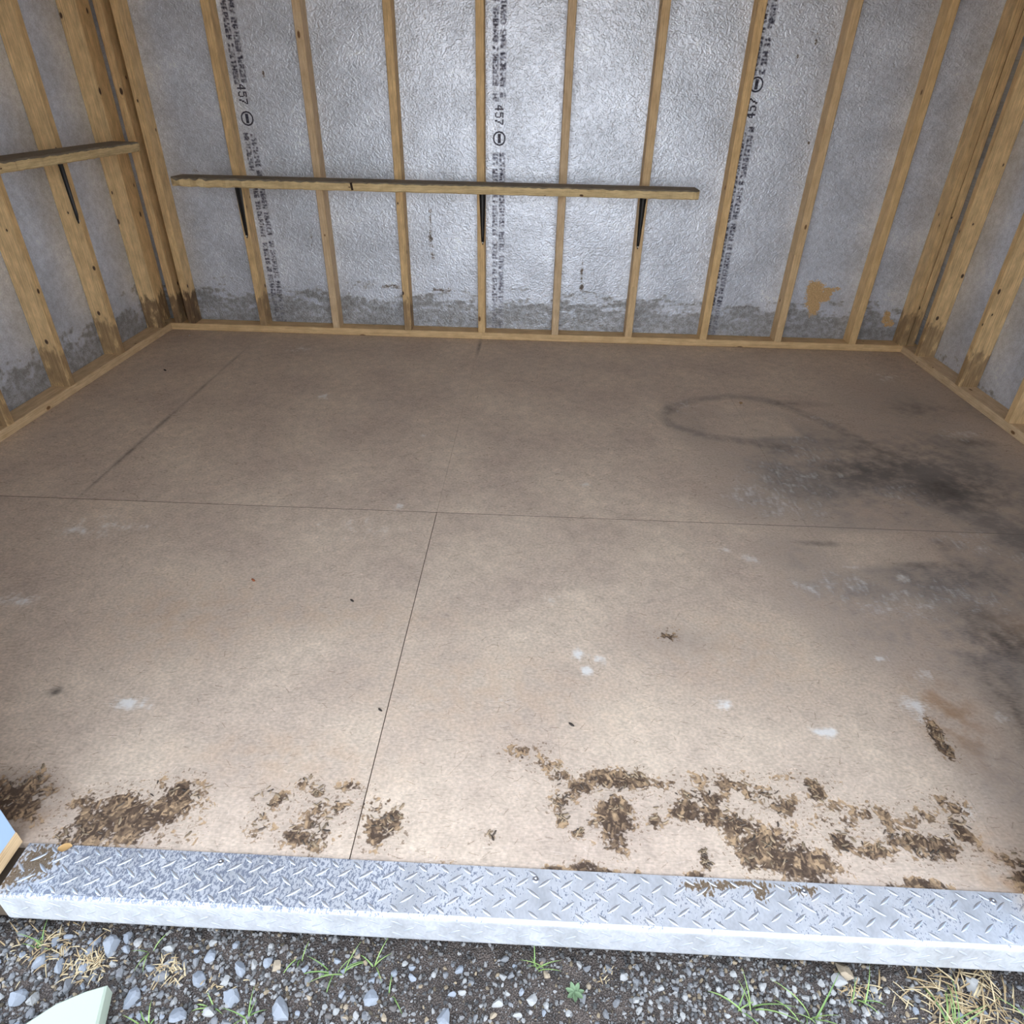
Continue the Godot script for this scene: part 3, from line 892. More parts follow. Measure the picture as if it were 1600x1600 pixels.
# ================================================================ threshold
func build_threshold() -> void:
	var t := thing("door_threshold", "bright aluminium tread plate bent over the doorway edge", "threshold", Vector3(0, 0, 0))
	var x0 := DOOR_L + 0.014
	var x1 := DOOR_R - 0.001
	# colour map of the plate: dark speckled tarnish to the left, rain-washed grey to the right, mud here and there
	var w := 2048
	var h := 128
	var n1 := noise_bytes(w, h, 0.012, 61, 3)
	var n2 := noise_bytes(w, h, 0.12, 62, 3)
	var n3 := noise_bytes(w, h, 0.35, 63, 2)
	var out := PackedByteArray()
	out.resize(w * h * 3)
	var o := 0
	var mud := [[0.235, 2.982, 0.02, 0.006], [0.255, 2.985, 0.014, 0.012], [0.285, 2.980, 0.03, 0.005], [0.352, 2.985, 0.013, 0.016], [0.43, 2.981, 0.02, 0.008], [0.32, 2.974, 0.06, 0.004], [-0.95, 3.0, 0.03, 0.03], [-0.975, 3.03, 0.012, 0.02]]
	for y in h:
		var z := ZF + 0.001 + (y + 0.5) / h * 0.19
		for x in w:
			var i := y * w + x
			var wx := x0 + (x + 0.5) / w * (x1 - x0)
			var f := 1.0 + (n1[i] - 128) * 0.0008 + (n2[i] - 128) * 0.0004
			var R := 194.0 * f
			var G := 195.0 * f
			var B := 198.0 * f
			if z < 3.062:
				var tar := clampf((-0.12 - wx) / 0.5, 0.0, 0.9) + (n1[i] - 128) / 330.0 + 0.10
				if tar > 0.05 and n2[i] + (n3[i] - 128) * 0.6 > 208 - 90.0 * minf(tar, 0.85):
					var k := minf(0.66, 0.3 + (n3[i] / 255.0) * 0.45)
					R += (70.0 - R) * k
					G += (78.0 - G) * k
					B += (98.0 - B) * k
			if wx > 0.05 and n1[i] > 150:
				var kb := (n1[i] - 150) / 105.0 * 0.28
				R += (176.0 - R) * kb
				G += (164.0 - G) * kb
				B += (152.0 - B) * kb
			for q in mud:
				if absf(wx - q[0]) < q[2] * 2 and absf(z - q[1]) < q[3] * 2:
					var d := Vector2((wx - q[0]) / q[2], (z - q[1]) / q[3]).length()
					if d < 1.0 + (n2[i] - 128) / 130.0:
						R = 126.0 + (n3[i] - 128) * 0.3
						G = 108.0 + (n3[i] - 128) * 0.3
						B = 88.0 + (n3[i] - 128) * 0.3
			out[o] = clampi(int(R), 0, 255)
			out[o + 1] = clampi(int(G), 0, 255)
			out[o + 2] = clampi(int(B), 0, 255)
			o += 3
	var m := StandardMaterial3D.new()
	m.albedo_texture = tex(out, w, h)
	m.metallic = 0.30
	m.roughness = 0.42
	m.texture_repeat = false
	var lug_m := flat_material(Color8(206, 209, 215), 0.30, 0.7)
	# profile of the bent sheet, from the inner edge over the nose and down, then a short return under
	var prof := [Vector2(ZF + 0.001, 0.0035), Vector2(3.054, 0.0035), Vector2(3.0582, 0.0022), Vector2(3.0604, -0.0012), Vector2(3.061, -0.005), Vector2(3.062, -0.066), Vector2(3.060, -0.073), Vector2(3.054, -0.077), Vector2(3.040, -0.077)]
	var st := SurfaceTool.new()
	st.begin(Mesh.PRIMITIVE_TRIANGLES)
	var run := 0.0
	var inner := []
	for k in prof.size():
		var a: Vector2 = prof[maxi(k - 1, 0)]
		var b: Vector2 = prof[mini(k + 1, prof.size() - 1)]
		var tang := (b - a).normalized()
		inner.append(prof[k] + Vector2(tang.y, -tang.x) * 0.003)
	for k in prof.size() - 1:
		var p: Vector2 = prof[k]
		var q: Vector2 = prof[k + 1]
		var r2 := run + p.distance_to(q) / 0.19
		quad(st, Vector3(x0, p.y, p.x), Vector3(x1, p.y, p.x), Vector3(x1, q.y, q.x), Vector3(x0, q.y, q.x), Vector2(0, run), Vector2(1, run), Vector2(1, r2), Vector2(0, r2))
		var pi: Vector2 = inner[k]
		var qi: Vector2 = inner[k + 1]
		quad(st, Vector3(x0, qi.y, qi.x), Vector3(x1, qi.y, qi.x), Vector3(x1, pi.y, pi.x), Vector3(x0, pi.y, pi.x), Vector2(0, r2), Vector2(1, r2), Vector2(1, run), Vector2(0, run))
		quad(st, Vector3(x0, p.y, p.x), Vector3(x0, q.y, q.x), Vector3(x0, qi.y, qi.x), Vector3(x0, pi.y, pi.x), Vector2(0, run), Vector2(0, r2), Vector2(0, r2), Vector2(0, run))
		quad(st, Vector3(x1, pi.y, pi.x), Vector3(x1, qi.y, qi.x), Vector3(x1, q.y, q.x), Vector3(x1, p.y, p.x), Vector2(1, run), Vector2(1, r2), Vector2(1, r2), Vector2(1, run))
		run = r2
	part(t, "plate", st.commit(), m)
	# raised lugs: long lens shapes, five rows on top
	var lug := lug_mesh(0.030, 0.0058, 0.0017)
	for row in 5:
		var z := 2.972 + row * 0.019
		var n := int((x1 - x0) / 0.04)
		for k in n:
			var x := x0 + 0.014 + k * 0.04 + (0.02 if row % 2 else 0.0)
			if x > x1 - 0.012:
				continue
			if row == 0 and k % 1 == 0 and z - 0.009 < ZF:
				pass
			var l := part(t, "tread_lug", lug, lug_m, Vector3(x, 0.0035, z + (0.004 if row == 0 else (-0.002 if row == 4 else 0.0))))
			l.rotation.y = -0.62 if row % 2 == 0 else 0.62
			if row == 0 or row == 4:
				l.scale = Vector3(0.72, 1, 1)
	# the lugs on the front drop are too small to pick apart
	var low := SurfaceTool.new()
	low.begin(Mesh.PRIMITIVE_TRIANGLES)
	var small := lug_mesh(0.028, 0.006, 0.0018)
	for row in 3:
		for k in int((x1 - x0) / 0.04):
			var x := x0 + 0.02 + k * 0.04 + (0.02 if row % 2 else 0.0)
			if x < x1 - 0.014:
				var bas := Basis(Vector3.RIGHT, PI / 2) * Basis(Vector3.UP, -0.62 if row % 2 == 0 else 0.62)
				low.append_from(small, 0, Transform3D(bas, Vector3(x, -0.016 - row * 0.019, 3.0613 + (row + 0.5) * 0.0003)))
	var fl := part(t, "front_lugs", low.commit(), flat_material(Color8(200, 203, 210), 0.4, 0.5))
	fl.set_meta("kind", "stuff")
	var screw := screw_mesh(0.0062)
	for p in [Vector3(-0.048, 0.0035, 2.986), Vector3(0.429, 0.0035, 2.983), Vector3(0.76, 0.0035, 2.983), Vector3(-0.62, 0.0035, 2.984)]:
		part(t, "screw", screw, flat_material(Color8(190, 192, 198), 0.3, 0.9), p)


func lug_mesh(length: float, width: float, height: float) -> ArrayMesh:
	var st := SurfaceTool.new()
	st.begin(Mesh.PRIMITIVE_TRIANGLES)
	st.set_smooth_group(0)
	var n := 8
	var ridge := []
	var la := []
	var ra := []
	for k in n + 1:
		var t := -1.0 + 2.0 * k / n
		var s := 1.0 - t * t
		ridge.append(Vector3(t * length / 2, height * pow(s, 0.6), 0))
		la.append(Vector3(t * length / 2, 0, -width / 2 * s))
		ra.append(Vector3(t * length / 2, 0, width / 2 * s))
	for k in n:
		for tri in [[ridge[k], la[k], la[k + 1]], [ridge[k], la[k + 1], ridge[k + 1]], [ridge[k], ridge[k + 1], ra[k + 1]], [ridge[k], ra[k + 1], ra[k]]]:
			for v in tri:
				st.add_vertex(v)
	st.generate_normals()
	return st.commit()


func lathe(prof: Array, seg: int) -> ArrayMesh:
	# prof: Vector2(radius, y), from the bottom up
	var st := SurfaceTool.new()
	st.begin(Mesh.PRIMITIVE_TRIANGLES)
	for k in prof.size() - 1:
		for j in seg:
			var a0 := TAU * j / seg
			var a1 := TAU * (j + 1) / seg
			var p: Vector2 = prof[k]
			var q: Vector2 = prof[k + 1]
			var A := Vector3(cos(a0) * p.x, p.y, sin(a0) * p.x)
			var B := Vector3(cos(a1) * p.x, p.y, sin(a1) * p.x)
			var C := Vector3(cos(a1) * q.x, q.y, sin(a1) * q.x)
			var D := Vector3(cos(a0) * q.x, q.y, sin(a0) * q.x)
			for v in [A, B, C, A, C, D]:
				st.add_vertex(v)
	st.generate_normals()
	return st.commit()


func screw_mesh(r: float) -> ArrayMesh:
	return lathe([Vector2(r, 0), Vector2(r * 0.95, r * 0.25), Vector2(r * 0.6, r * 0.42), Vector2(r * 0.3, r * 0.42), Vector2(r * 0.22, r * 0.15), Vector2(0.0001, r * 0.12)], 12)


# ================================================================ shelves
func weathered_board(length: float, depth: float, thick: float, sd: int, ragged: float) -> ArrayMesh:
	# runs along x from 0, back edge at z 0, top at y 0; the front arris is worn and wavy. Surface 0: top, surface 1: the rest
	var n := FastNoiseLite.new()
	n.seed = sd
	n.frequency = 7.0
	n.fractal_octaves = 3
	var seg := 160
	var rings := []
	for k in seg + 1:
		var x := length * k / seg
		var e := 1.0 + ragged * clampf(1.0 - x / 0.75, 0.0, 1.0)
		var w1 := n.get_noise_2d(x * 1.7, 0.0) * 0.005 * e
		var w2 := n.get_noise_2d(x * 1.7, 5.0) * 0.004 * e
		var w3 := n.get_noise_2d(x * 4.0, 9.0) * 0.0035 * e
		var c := 0.005 + absf(w2)
		var cut := 0.012 * (1.0 - minf(1.0, x / 0.02)) + 0.012 * (1.0 - minf(1.0, (length - x) / 0.02))
		rings.append([Vector3(x, 0, 0.0), Vector3(x, w3, depth - c - cut), Vector3(x, -c + w3, depth + w1 - cut), Vector3(x, -thick + c * 0.7 + w2, depth + w1 * 0.6 - cut), Vector3(x, -thick + w2 * 0.5, depth - c - cut), Vector3(x, -thick, 0.0)])
	var top := SurfaceTool.new()
	top.begin(Mesh.PRIMITIVE_TRIANGLES)
	var rest := SurfaceTool.new()
	rest.begin(Mesh.PRIMITIVE_TRIANGLES)
	var per := [0.0, depth, depth + 0.007, depth + 0.007 + thick, depth + 0.014 + thick, 2 * depth + thick, 2 * depth + 2 * thick]
	for k in seg:
		for j in 6:
			var A: Vector3 = rings[k][j]
			var B: Vector3 = rings[k + 1][j]
			var C: Vector3 = rings[k + 1][(j + 1) % 6]
			var D: Vector3 = rings[k][(j + 1) % 6]
			var va := length * k / seg / 2.1
			var vb := length * (k + 1) / seg / 2.1
			quad(top if j <= 1 else rest, A, B, C, D, Vector2(per[j] / 0.256, va), Vector2(per[j] / 0.256, vb), Vector2(per[j + 1] / 0.256, vb), Vector2(per[j + 1] / 0.256, va))
	for e in [0, seg]:
		var R: Array = rings[e]
		for j in range(1, 5):
			var tri := [R[0], R[j + 1], R[j]] if e > 0 else [R[0], R[j], R[j + 1]]
			for v in tri:
				rest.set_normal(Vector3(1 if e > 0 else -1, 0, 0))
				rest.set_uv(Vector2(0.4 + v.z, 0.3 + v.y))
				rest.add_vertex(v)
	var mesh := top.commit()
	rest.commit(mesh)
	return mesh


func bracket(parent: Node3D, at: Vector3, turn: float, drop: float, reach: float, metal: Material, bright: Material) -> void:
	# pressed steel: two tapering ribbed arms. Local: wall plane z = 0, reaches to +z, arms meet at y = 0
	var b := Node3D.new()
	b.name = "bracket"
	parent.add_child(b, true)
	b.position = at
	b.rotation.y = turn
	b.set_meta("label", "black steel bracket with a tapering arm")
	part(b, "wall_arm", arm_mesh(drop, 0.034, 0.013), metal, Vector3(0, 0, 0.0005))
	var h := part(b, "shelf_arm", arm_mesh(reach, 0.034, 0.013), metal, Vector3(0, -0.0005, 0.0))
	h.rotation.x = -PI / 2
	h.scale = Vector3(1, 1, 1)
	for y in [-drop + 0.012]:
		var s := part(b, "screw", screw_mesh(0.0042), bright, Vector3(0, y, 0.0085 if y < -0.1 else 0.0095))
		s.rotation.x = PI / 2


func arm_mesh(length: float, w0: float, w1: float) -> ArrayMesh:
	# hangs down from y = 0 to -length; outline tapers with a rounded end; a raised rib runs along it
	var st := SurfaceTool.new()
	st.begin(Mesh.PRIMITIVE_TRIANGLES)
	var n := 14
	var sec := []
	for k in n + 1:
		var t := float(k) / n
		var y := -length * t
		var w := lerpf(w0, w1, t) * 0.5
		if t > 0.93:
			w *= sqrt(maxf(0.05, 1.0 - pow((t - 0.93) / 0.07, 2.0)))
		var rib := 0.0065 * clampf((0.96 - t) * 12.0, 0.0, 1.0) + 0.001
		sec.append([Vector3(-w, y, 0), Vector3(-w, y, 0.002), Vector3(-w * 0.62, y, 0.002 + rib * 0.35), Vector3(-w * 0.3, y, 0.002 + rib), Vector3(w * 0.3, y, 0.002 + rib), Vector3(w * 0.62, y, 0.002 + rib * 0.35), Vector3(w, y, 0.002), Vector3(w, y, 0)])
	for k in n:
		for j in 8:
			var A: Vector3 = sec[k][j]
			var B: Vector3 = sec[k][(j + 1) % 8]
			var C: Vector3 = sec[k + 1][(j + 1) % 8]
			var D: Vector3 = sec[k + 1][j]
			quad(st, A, B, C, D)
	for j in range(1, 7):
		for v in [sec[0][0], sec[0][j + 1], sec[0][j]]:
			st.set_normal(Vector3.UP)
			st.add_vertex(v)
		for v in [sec[n][0], sec[n][j], sec[n][j + 1]]:
			st.set_normal(Vector3.DOWN)
			st.add_vertex(v)
	return st.commit()


func build_shelves() -> void:
	var top := StandardMaterial3D.new()
	top.albedo_texture = make_wood(700, Color8(142, 130, 112), Color8(72, 62, 52), 0.0, 8)
	top.roughness = 0.85
	var front := StandardMaterial3D.new()
	front.albedo_texture = make_wood(720, Color8(226, 200, 150), Color8(92, 64, 38), 0.0, 26)
	front.roughness = 0.8
	var black := flat_material(Color8(26, 24, 24), 0.42, 0.3)
	var bright := flat_material(Color8(206, 204, 200), 0.28, 0.9)
	var s := thing("wall_shelf", "long narrow weathered plank shelf on three black brackets along the back wall", "shelf", Vector3(-1.876, 0.793, 0.0))
	var b := part(s, "board", weathered_board(2.545, 0.14, 0.040, 3, 1.8), null)
	b.mesh.surface_set_material(0, top)
	b.mesh.surface_set_material(1, front)
	b.set_meta("label", "weathered tan plank with a ragged left end")
	var pocket := part(s, "bark_pocket", timber(Vector3(0.013, 0.034, 0.004), 1, 0.0, 0.0, 0.0015), flat_material(Color8(52, 38, 30), 0.9), Vector3(0.884, -0.019, 0.1395))
	pocket.rotation.z = 0.12
	pocket.set_meta("label", "dark bark pocket on the front edge of the plank")
	for x in [-1.606, -0.374, 0.424]:
		bracket(s, Vector3(x - s.position.x, -0.0395, 0.0), 0.0, 0.255, 0.125, black, bright)
	var s2 := thing("wall_shelf", "grey weathered plank shelf on a black bracket along the left wall", "shelf", Vector3(XL, 0.938, 1.95))
	s2.rotation.y = PI / 2
	var b2 := part(s2, "board", weathered_board(1.85, 0.14, 0.038, 8, 0.8), null)
	b2.mesh.surface_set_material(0, top)
	b2.mesh.surface_set_material(1, front)
	for z in [0.536, 1.33]:
		bracket(s2, Vector3(1.95 - z, -0.0395, 0.0), 0.0, 0.255, 0.125, black, bright)


# ================================================================ outside
func stone_mesh(sd: int, flat: float) -> ArrayMesh:
	var r := RandomNumberGenerator.new()
	r.seed = sd
	var planes := []
	for k in 13:
		planes.append([Vector3(r.randfn(), r.randfn() * 0.7, r.randfn()).normalized(), r.randf_range(0.45, 0.82)])
	var s := SphereMesh.new()
	s.radius = 1.0
	s.height = 2.0
	s.radial_segments = 10
	s.rings = 5
	var arr := s.get_mesh_arrays()
	var vs: PackedVector3Array = arr[Mesh.ARRAY_VERTEX]
	for i in vs.size():
		var v := vs[i]
		for p in planes:
			var d: float = v.dot(p[0])
			if d > p[1]:
				v -= p[0] * (d - p[1])
		vs[i] = Vector3(v.x * 0.66, v.y * 0.62 * flat, v.z * 0.5)
	var st := SurfaceTool.new()
	st.begin(Mesh.PRIMITIVE_TRIANGLES)
	st.set_smooth_group(-1)
	var idx: PackedInt32Array = arr[Mesh.ARRAY_INDEX]
	for i in idx:
		st.add_vertex(vs[i])
	st.generate_normals()
	return st.commit()


func ground_height(x: float, z: float, n: FastNoiseLite) -> float:
	return GROUND + n.get_noise_2d(x, z) * 0.008 + n.get_noise_2d(x * 6.0 + 9.0, z * 6.0) * 0.003


func bed(x: float) -> float:
	# how thickly the stones lie along the doorway
	if x < -0.55:
		return 1.0
	if x < -0.3:
		return 0.75
	if x < 0.12:
		return 0.35
	if x < 0.56:
		return 1.0
	return 0.3


func build_outside() -> void:
	var n := FastNoiseLite.new()
	n.seed = 12
	n.frequency = 6.0
	n.fractal_octaves = 4
	# soil
	var soil := StandardMaterial3D.new()
	var w := 1024
	var a := noise_bytes(w, w, 0.012, 400, 4)
	var b := noise_bytes(w, w, 0.16, 401, 4)
	var c := noise_bytes(w, w, 0.4, 402, 2)
	var out := PackedByteArray()
	out.resize(w * w * 3)
	for i in w * w:
		var f := 1.0 + (a[i] - 128) * 0.002 + (b[i] - 128) * 0.0036 + (c[i] - 128) * 0.003
		var R := 84.0 * f
		var G := 74.0 * f
		var B := 67.0 * f
		if b[i] > 178 and c[i] > 150:
			R = 158.0
			G = 156.0
			B = 154.0
		out[i * 3] = clampi(int(R), 0, 255)
		out[i * 3 + 1] = clampi(int(G), 0, 255)
		out[i * 3 + 2] = clampi(int(B), 0, 255)
	soil.albedo_texture = tex(out, w, w)
	soil.roughness = 0.95
	soil.heightmap_enabled = true
	soil.heightmap_texture = tex(b, w, w, Image.FORMAT_L8)
	soil.heightmap_scale = 0.5
	var gravel_far := StandardMaterial3D.new()
	var far := PackedByteArray()
	far.resize(512 * 512 * 3)
	var fa := noise_bytes(512, 512, 0.03, 410, 4)
	var fb := noise_bytes(512, 512, 0.3, 411, 3)
	for i in 512 * 512:
		var fv := 176.0 + (fa[i] - 128) * 0.12 + (fb[i] - 128) * 0.4
		far[i * 3] = clampi(int(fv), 0, 255)
		far[i * 3 + 1] = clampi(int(fv * 0.985), 0, 255)
		far[i * 3 + 2] = clampi(int(fv * 0.96), 0, 255)
	gravel_far.albedo_texture = tex(far, 512, 512)
	gravel_far.roughness = 0.95
	var g := structure("ground", "dark gravelly soil in front of the doorway", "ground")
	var st := SurfaceTool.new()
	st.begin(Mesh.PRIMITIVE_TRIANGLES)
	st.set_smooth_group(0)
	var gx0 := -1.4
	var gz0 := 2.7
	var step := 0.014
	var nx := 186
	var nz := 64
	for j in nz:
		for i in nx:
			var x := gx0 + i * step
			var z := gz0 + j * step
			var A := Vector3(x, ground_height(x, z, n), z)
			var B := Vector3(x + step, ground_height(x + step, z, n), z)
			var C := Vector3(x + step, ground_height(x + step, z + step, n), z + step)
			var D := Vector3(x, ground_height(x, z + step, n), z + step)
			for v in [A, B, C, A, C, D]:
				st.set_uv(Vector2(v.x, v.z) * 1.6)
				st.add_vertex(v)
	st.generate_normals()
	part(g, "soil", st.commit(), soil)
	var yard := part(g, "yard", sheet(Vector3(-30, GROUND - 0.12, -18), Vector3(30, GROUND - 0.018, 42), "y+", Vector2.ZERO, Vector2(3.0, 3.0)), gravel_far)
	yard.set_meta("label", "pale gravel yard")
	# stones: a few kinds of shape and tone
	var shapes := []
	for k in 8:
		shapes.append(stone_mesh(50 + k, [0.45, 0.6, 0.7, 0.5][k % 4]))
	var tones := [[flat_material(Color8(138, 142, 148), 0.85), "blue-grey"], [flat_material(Color8(158, 156, 152), 0.85), "pale grey"], [flat_material(Color8(118, 118, 119), 0.8), "mid grey"], [flat_material(Color8(160, 144, 122), 0.8), "tan"], [flat_material(Color8(104, 98, 94), 0.85), "dark"]]
	var big := [[-0.813, 3.075, 0.034], [-0.928, 3.161, 0.036], [-0.627, 3.082, 0.028], [-0.632, 3.118, 0.030], [-0.565, 3.143, 0.034], [-0.647, 3.175, 0.032], [-0.735, 3.150, 0.030], [-0.568, 3.098, 0.026], [-0.885, 3.112, 0.026], [-0.323, 3.134, 0.032], [-0.473, 3.158, 0.040], [-0.195, 3.158, 0.028], [0.115, 3.078, 0.018], [0.498, 3.066, 0.03], [0.512, 3.050, 0.036], [0.735, 3.062, 0.034], [-0.049, 3.123, 0.022], [-0.107, 3.131, 0.022], [-0.70, 3.12, 0.026], [-0.845, 3.085, 0.02]]
	var placed := []
	var count := 0
	var tries := 0
	while count < 300 and tries < 20000:
		tries += 1
		var x := 0.0
		var z := 0.0
		var s := 0.0
		if count < big.size():
			x = big[count][0]
			z = big[count][1]
			s = big[count][2]
		else:
			x = rng.randf_range(-1.0, 0.9)
			z = rng.randf_range(3.058, 3.215 - 0.045 * (x + 1.0))
			if rng.randf() > bed(x):
				continue
			s = rng.randf_range(0.0095, 0.0165)
			if x < -0.5 and rng.randf() < 0.35:
				s = rng.randf_range(0.015, 0.025)
		var ok := true
		for p in placed:
			if Vector2(x - p[0], z - p[1]).length() < (s + p[2]) * 0.47:
				ok = false
				break
		if not ok and count >= big.size():
			continue
		if x < -0.74 and z > 3.13 and x + 0.2 < z - 3.75:
			pass
		placed.append([x, z, s])
		var tone := rng.randi() % 3 if rng.randf() < 0.85 else 3 + rng.randi() % 2
		if x > 0.1 and x < 0.56:
			tone = 1 if rng.randf() < 0.8 else 2
		if count < 12:
			tone = 0
		if count == 14:
			tone = 3
		var where := "the left end of the threshold" if x < -0.4 else ("the middle of the threshold" if x < 0.1 else "the right end of the threshold")
		var size := "large" if s > 0.021 else "small"
		var o := solo("gravel_stone", shapes[rng.randi() % 8], tones[tone][0], Vector3(x, ground_height(x, z, n) + s * 0.12, z), "%s %s gravel stone in the soil before %s" % [size, tones[tone][1], where], "stone", "%s %s gravel stones before %s" % [size, tones[tone][1], where])
		o.rotation = Vector3(rng.randf_range(-0.25, 0.25), rng.randf() * TAU, rng.randf_range(-0.25, 0.25))
		o.scale = Vector3.ONE * s
		count += 1
	# grit between them
	var mm := MultiMesh.new()
	mm.transform_format = MultiMesh.TRANSFORM_3D
	mm.use_colors = true
	mm.mesh = shapes[1]
	mm.instance_count = 17000
	for k in 17000:
		var x := rng.randf_range(-1.15, 1.05)
		var z := rng.randf_range(3.03, 3.36)
		var s := rng.randf_range(0.003, 0.0105)
		if rng.randf() > bed(x) * 0.95 + 0.05:
			s *= 0.4
		var bas := Basis.from_euler(Vector3(rng.randf() * TAU, rng.randf() * TAU, 0)).scaled(Vector3.ONE * s)
		mm.set_instance_transform(k, Transform3D(bas, Vector3(x, ground_height(x, z, n) + s * 0.15, z)))
		var v := rng.randf_range(0.05, 0.30)
		mm.set_instance_color(k, Color(v, v * 0.96, v * 0.92) if rng.randf() < 0.88 else Color(v * 1.1, v * 0.85, v * 0.55))
	var grit := MultiMeshInstance3D.new()
	grit.name = "gravel_grit"
	grit.multimesh = mm
	var gm := flat_material(Color.WHITE, 0.85)
	gm.vertex_color_use_as_albedo = true
	grit.material_override = gm
	add_child(grit)
	grit.set_meta("label", "fine grey grit scattered over the dark soil")
	grit.set_meta("category", "gravel")
	grit.set_meta("kind", "stuff")
	# grass and straw
	var green := [flat_material(Color8(112, 140, 76), 0.6), flat_material(Color8(136, 160, 92), 0.6)]
	var tan := [flat_material(Color8(196, 176, 138), 0.85), flat_material(Color8(168, 144, 106), 0.85)]
	var G := [[-0.393, 3.096, 9, 0.07, "thin green grass tuft left of the middle, in front of the threshold"], [-0.335, 3.085, 4, 0.05, "few green blades beside the thin tuft, against the threshold"], [-0.465, 3.078, 4, 0.045, "three short green blades close under the threshold, left of the middle"], [-0.039, 3.076, 7, 0.05, "grass tuft under the middle of the threshold"], [-0.289, 3.13, 3, 0.045, "lone bent green blades on bare soil, left of the middle"], [0.325, 3.120, 9, 0.08, "green grass tuft among the pale gravel right of the middle"], [0.43, 3.128, 8, 0.09, "long low green blades across the pale gravel at the right"], [0.520, 3.100, 5, 0.07, "green blades between the pale gravel and the straw"], [0.655, 3.13, 16, 0.085, "big green grass tuft growing from the dry straw at the right"], [0.795, 3.125, 20, 0.09, "tall green grass tuft at the far right against the threshold"], [-0.942, 3.082, 7, 0.05, "green weed blades at the left end of the threshold"], [-0.74, 3.080, 4, 0.04, "tiny green sprout under the threshold between blue-grey stones"], [-0.692, 3.19, 7, 0.045, "green sprig beside the tip of the pale slab"], [-0.592, 3.158, 5, 0.035, "green sprig between large blue-grey stones"], [-0.53, 3.17, 6, 0.05, "green grass tuft at the right of the blue-grey stones"]]
	for q in G:
		tuft("grass_tuft", q[4], "grass", Vector3(q[0], ground_height(q[0], q[1], n) - 0.003, q[1]), q[2], q[3], 0.0024, green, "grass tufts before the threshold")
	var S := [[-0.925, 3.082, 90, 0.07, "matted dry straw along the ground at the left end of the threshold"], [-0.835, 3.108, 100, 0.05, "clump of pale straw above the tip of the pale slab"], [-0.688, 3.112, 50, 0.045, "small pale straw heap among the blue-grey stones"], [0.70, 3.092, 190, 0.115, "big mat of dry straw under the green tufts at the right"], [0.515, 3.085, 36, 0.04, "dry straw close under the threshold, left of the big straw mat"], [-0.601, 3.128, 16, 0.03, "few straw stems among the large stones"], [0.089, 3.078, 12, 0.03, "few tan leaf shreds under the middle of the threshold"]]
	for q in S:
		tuft("straw_clump", q[4], "straw", Vector3(q[0], ground_height(q[0], q[1], n) + 0.002, q[1]), q[2], q[3], 0.0012, tan, "dry straw before the threshold", true)
	# a small broad-leaved weed
	var weed := thing("small_weed", "small grey-green weed with round leaves on bare soil before the threshold", "plant", Vector3(0.026, ground_height(0.026, 3.11, n) + 0.004, 3.11))
	var leaf := leaf_mesh(0.018, 0.0085, 0.002)
	var wm := flat_material(Color8(112, 134, 98), 0.7)
	for k in 7:
		var l := part(weed, "leaf", leaf, wm, Vector3(0, 0.001 * k, 0))
		l.rotation = Vector3(0, k * 0.9 + 0.2, 0.35)
	# the pale slab at the lower left
	var slab := SurfaceTool.new()
	slab.begin(Mesh.PRIMITIVE_TRIANGLES)
	var outline := [Vector2(-0.772, 3.150), Vector2(-0.800, 3.160), Vector2(-0.838, 3.180), Vector2(-0.866, 3.206), Vector2(-0.99, 3.33), Vector2(-0.90, 3.44), Vector2(-0.735, 3.30), Vector2(-0.757, 3.204)]
	var ty := -0.094
	var by := -0.126
	var mid := Vector2(-0.84, 3.26)
	for k in outline.size():
		var p: Vector2 = outline[k]
		var q: Vector2 = outline[(k + 1) % outline.size()]
		var po := p + (p - mid).normalized() * 0.004
		var qo := q + (q - mid).normalized() * 0.004
		var tri := [Vector3(mid.x, ty, mid.y), Vector3(p.x, ty, p.y), Vector3(q.x, ty, q.y)]
		if (tri[1] - tri[0]).cross(tri[2] - tri[0]).y > 0:
			tri = [tri[0], tri[2], tri[1]]
		for v in tri:
			slab.set_normal(Vector3.UP)
			slab.set_uv(Vector2.ZERO)
			slab.add_vertex(v)
		quad(slab, Vector3(q.x, ty, q.y), Vector3(p.x, ty, p.y), Vector3(po.x, ty - 0.004, po.y), Vector3(qo.x, ty - 0.004, qo.y))
		quad(slab, Vector3(qo.x, ty - 0.004, qo.y), Vector3(po.x, ty - 0.004, po.y), Vector3(po.x, by, po.y), Vector3(qo.x, by, qo.y))
		quad(slab, Vector3(mid.x, by, mid.y), Vector3(po.x, by, po.y), Vector3(qo.x, by, qo.y), Vector3(qo.x, by, qo.y))
	solo("pale_slab", slab.commit(), flat_material(Color8(178, 188, 170), 0.6), Vector3.ZERO, "pale green-white pointed slab lying on the gravel at the lower left", "slab")


func leaf_mesh(length: float, width: float, cup: float) -> ArrayMesh:
	var st := SurfaceTool.new()
	st.begin(Mesh.PRIMITIVE_TRIANGLES)
	st.set_smooth_group(0)
	var n := 6
	for k in n:
		var t0 := float(k) / n
		var t1 := float(k + 1) / n
		var w0 := width * 0.5 * pow(sin(PI * clampf(t0 * 0.92 + 0.04, 0, 1)), 0.7)
		var w1 := width * 0.5 * pow(sin(PI * clampf(t1 * 0.92 + 0.04, 0, 1)), 0.7)
		for e in [-1.0, 1.0]:
			var A := Vector3(t0 * length, 0, 0)
			var B := Vector3(t1 * length, 0, 0)
			var C := Vector3(t1 * length, cup, e * w1)
			var D := Vector3(t0 * length, cup, e * w0)
			for v in ([A, B, C, A, C, D] if e > 0 else [A, C, B, A, D, C]):
				st.add_vertex(v)
	st.generate_normals()
	return st.commit()


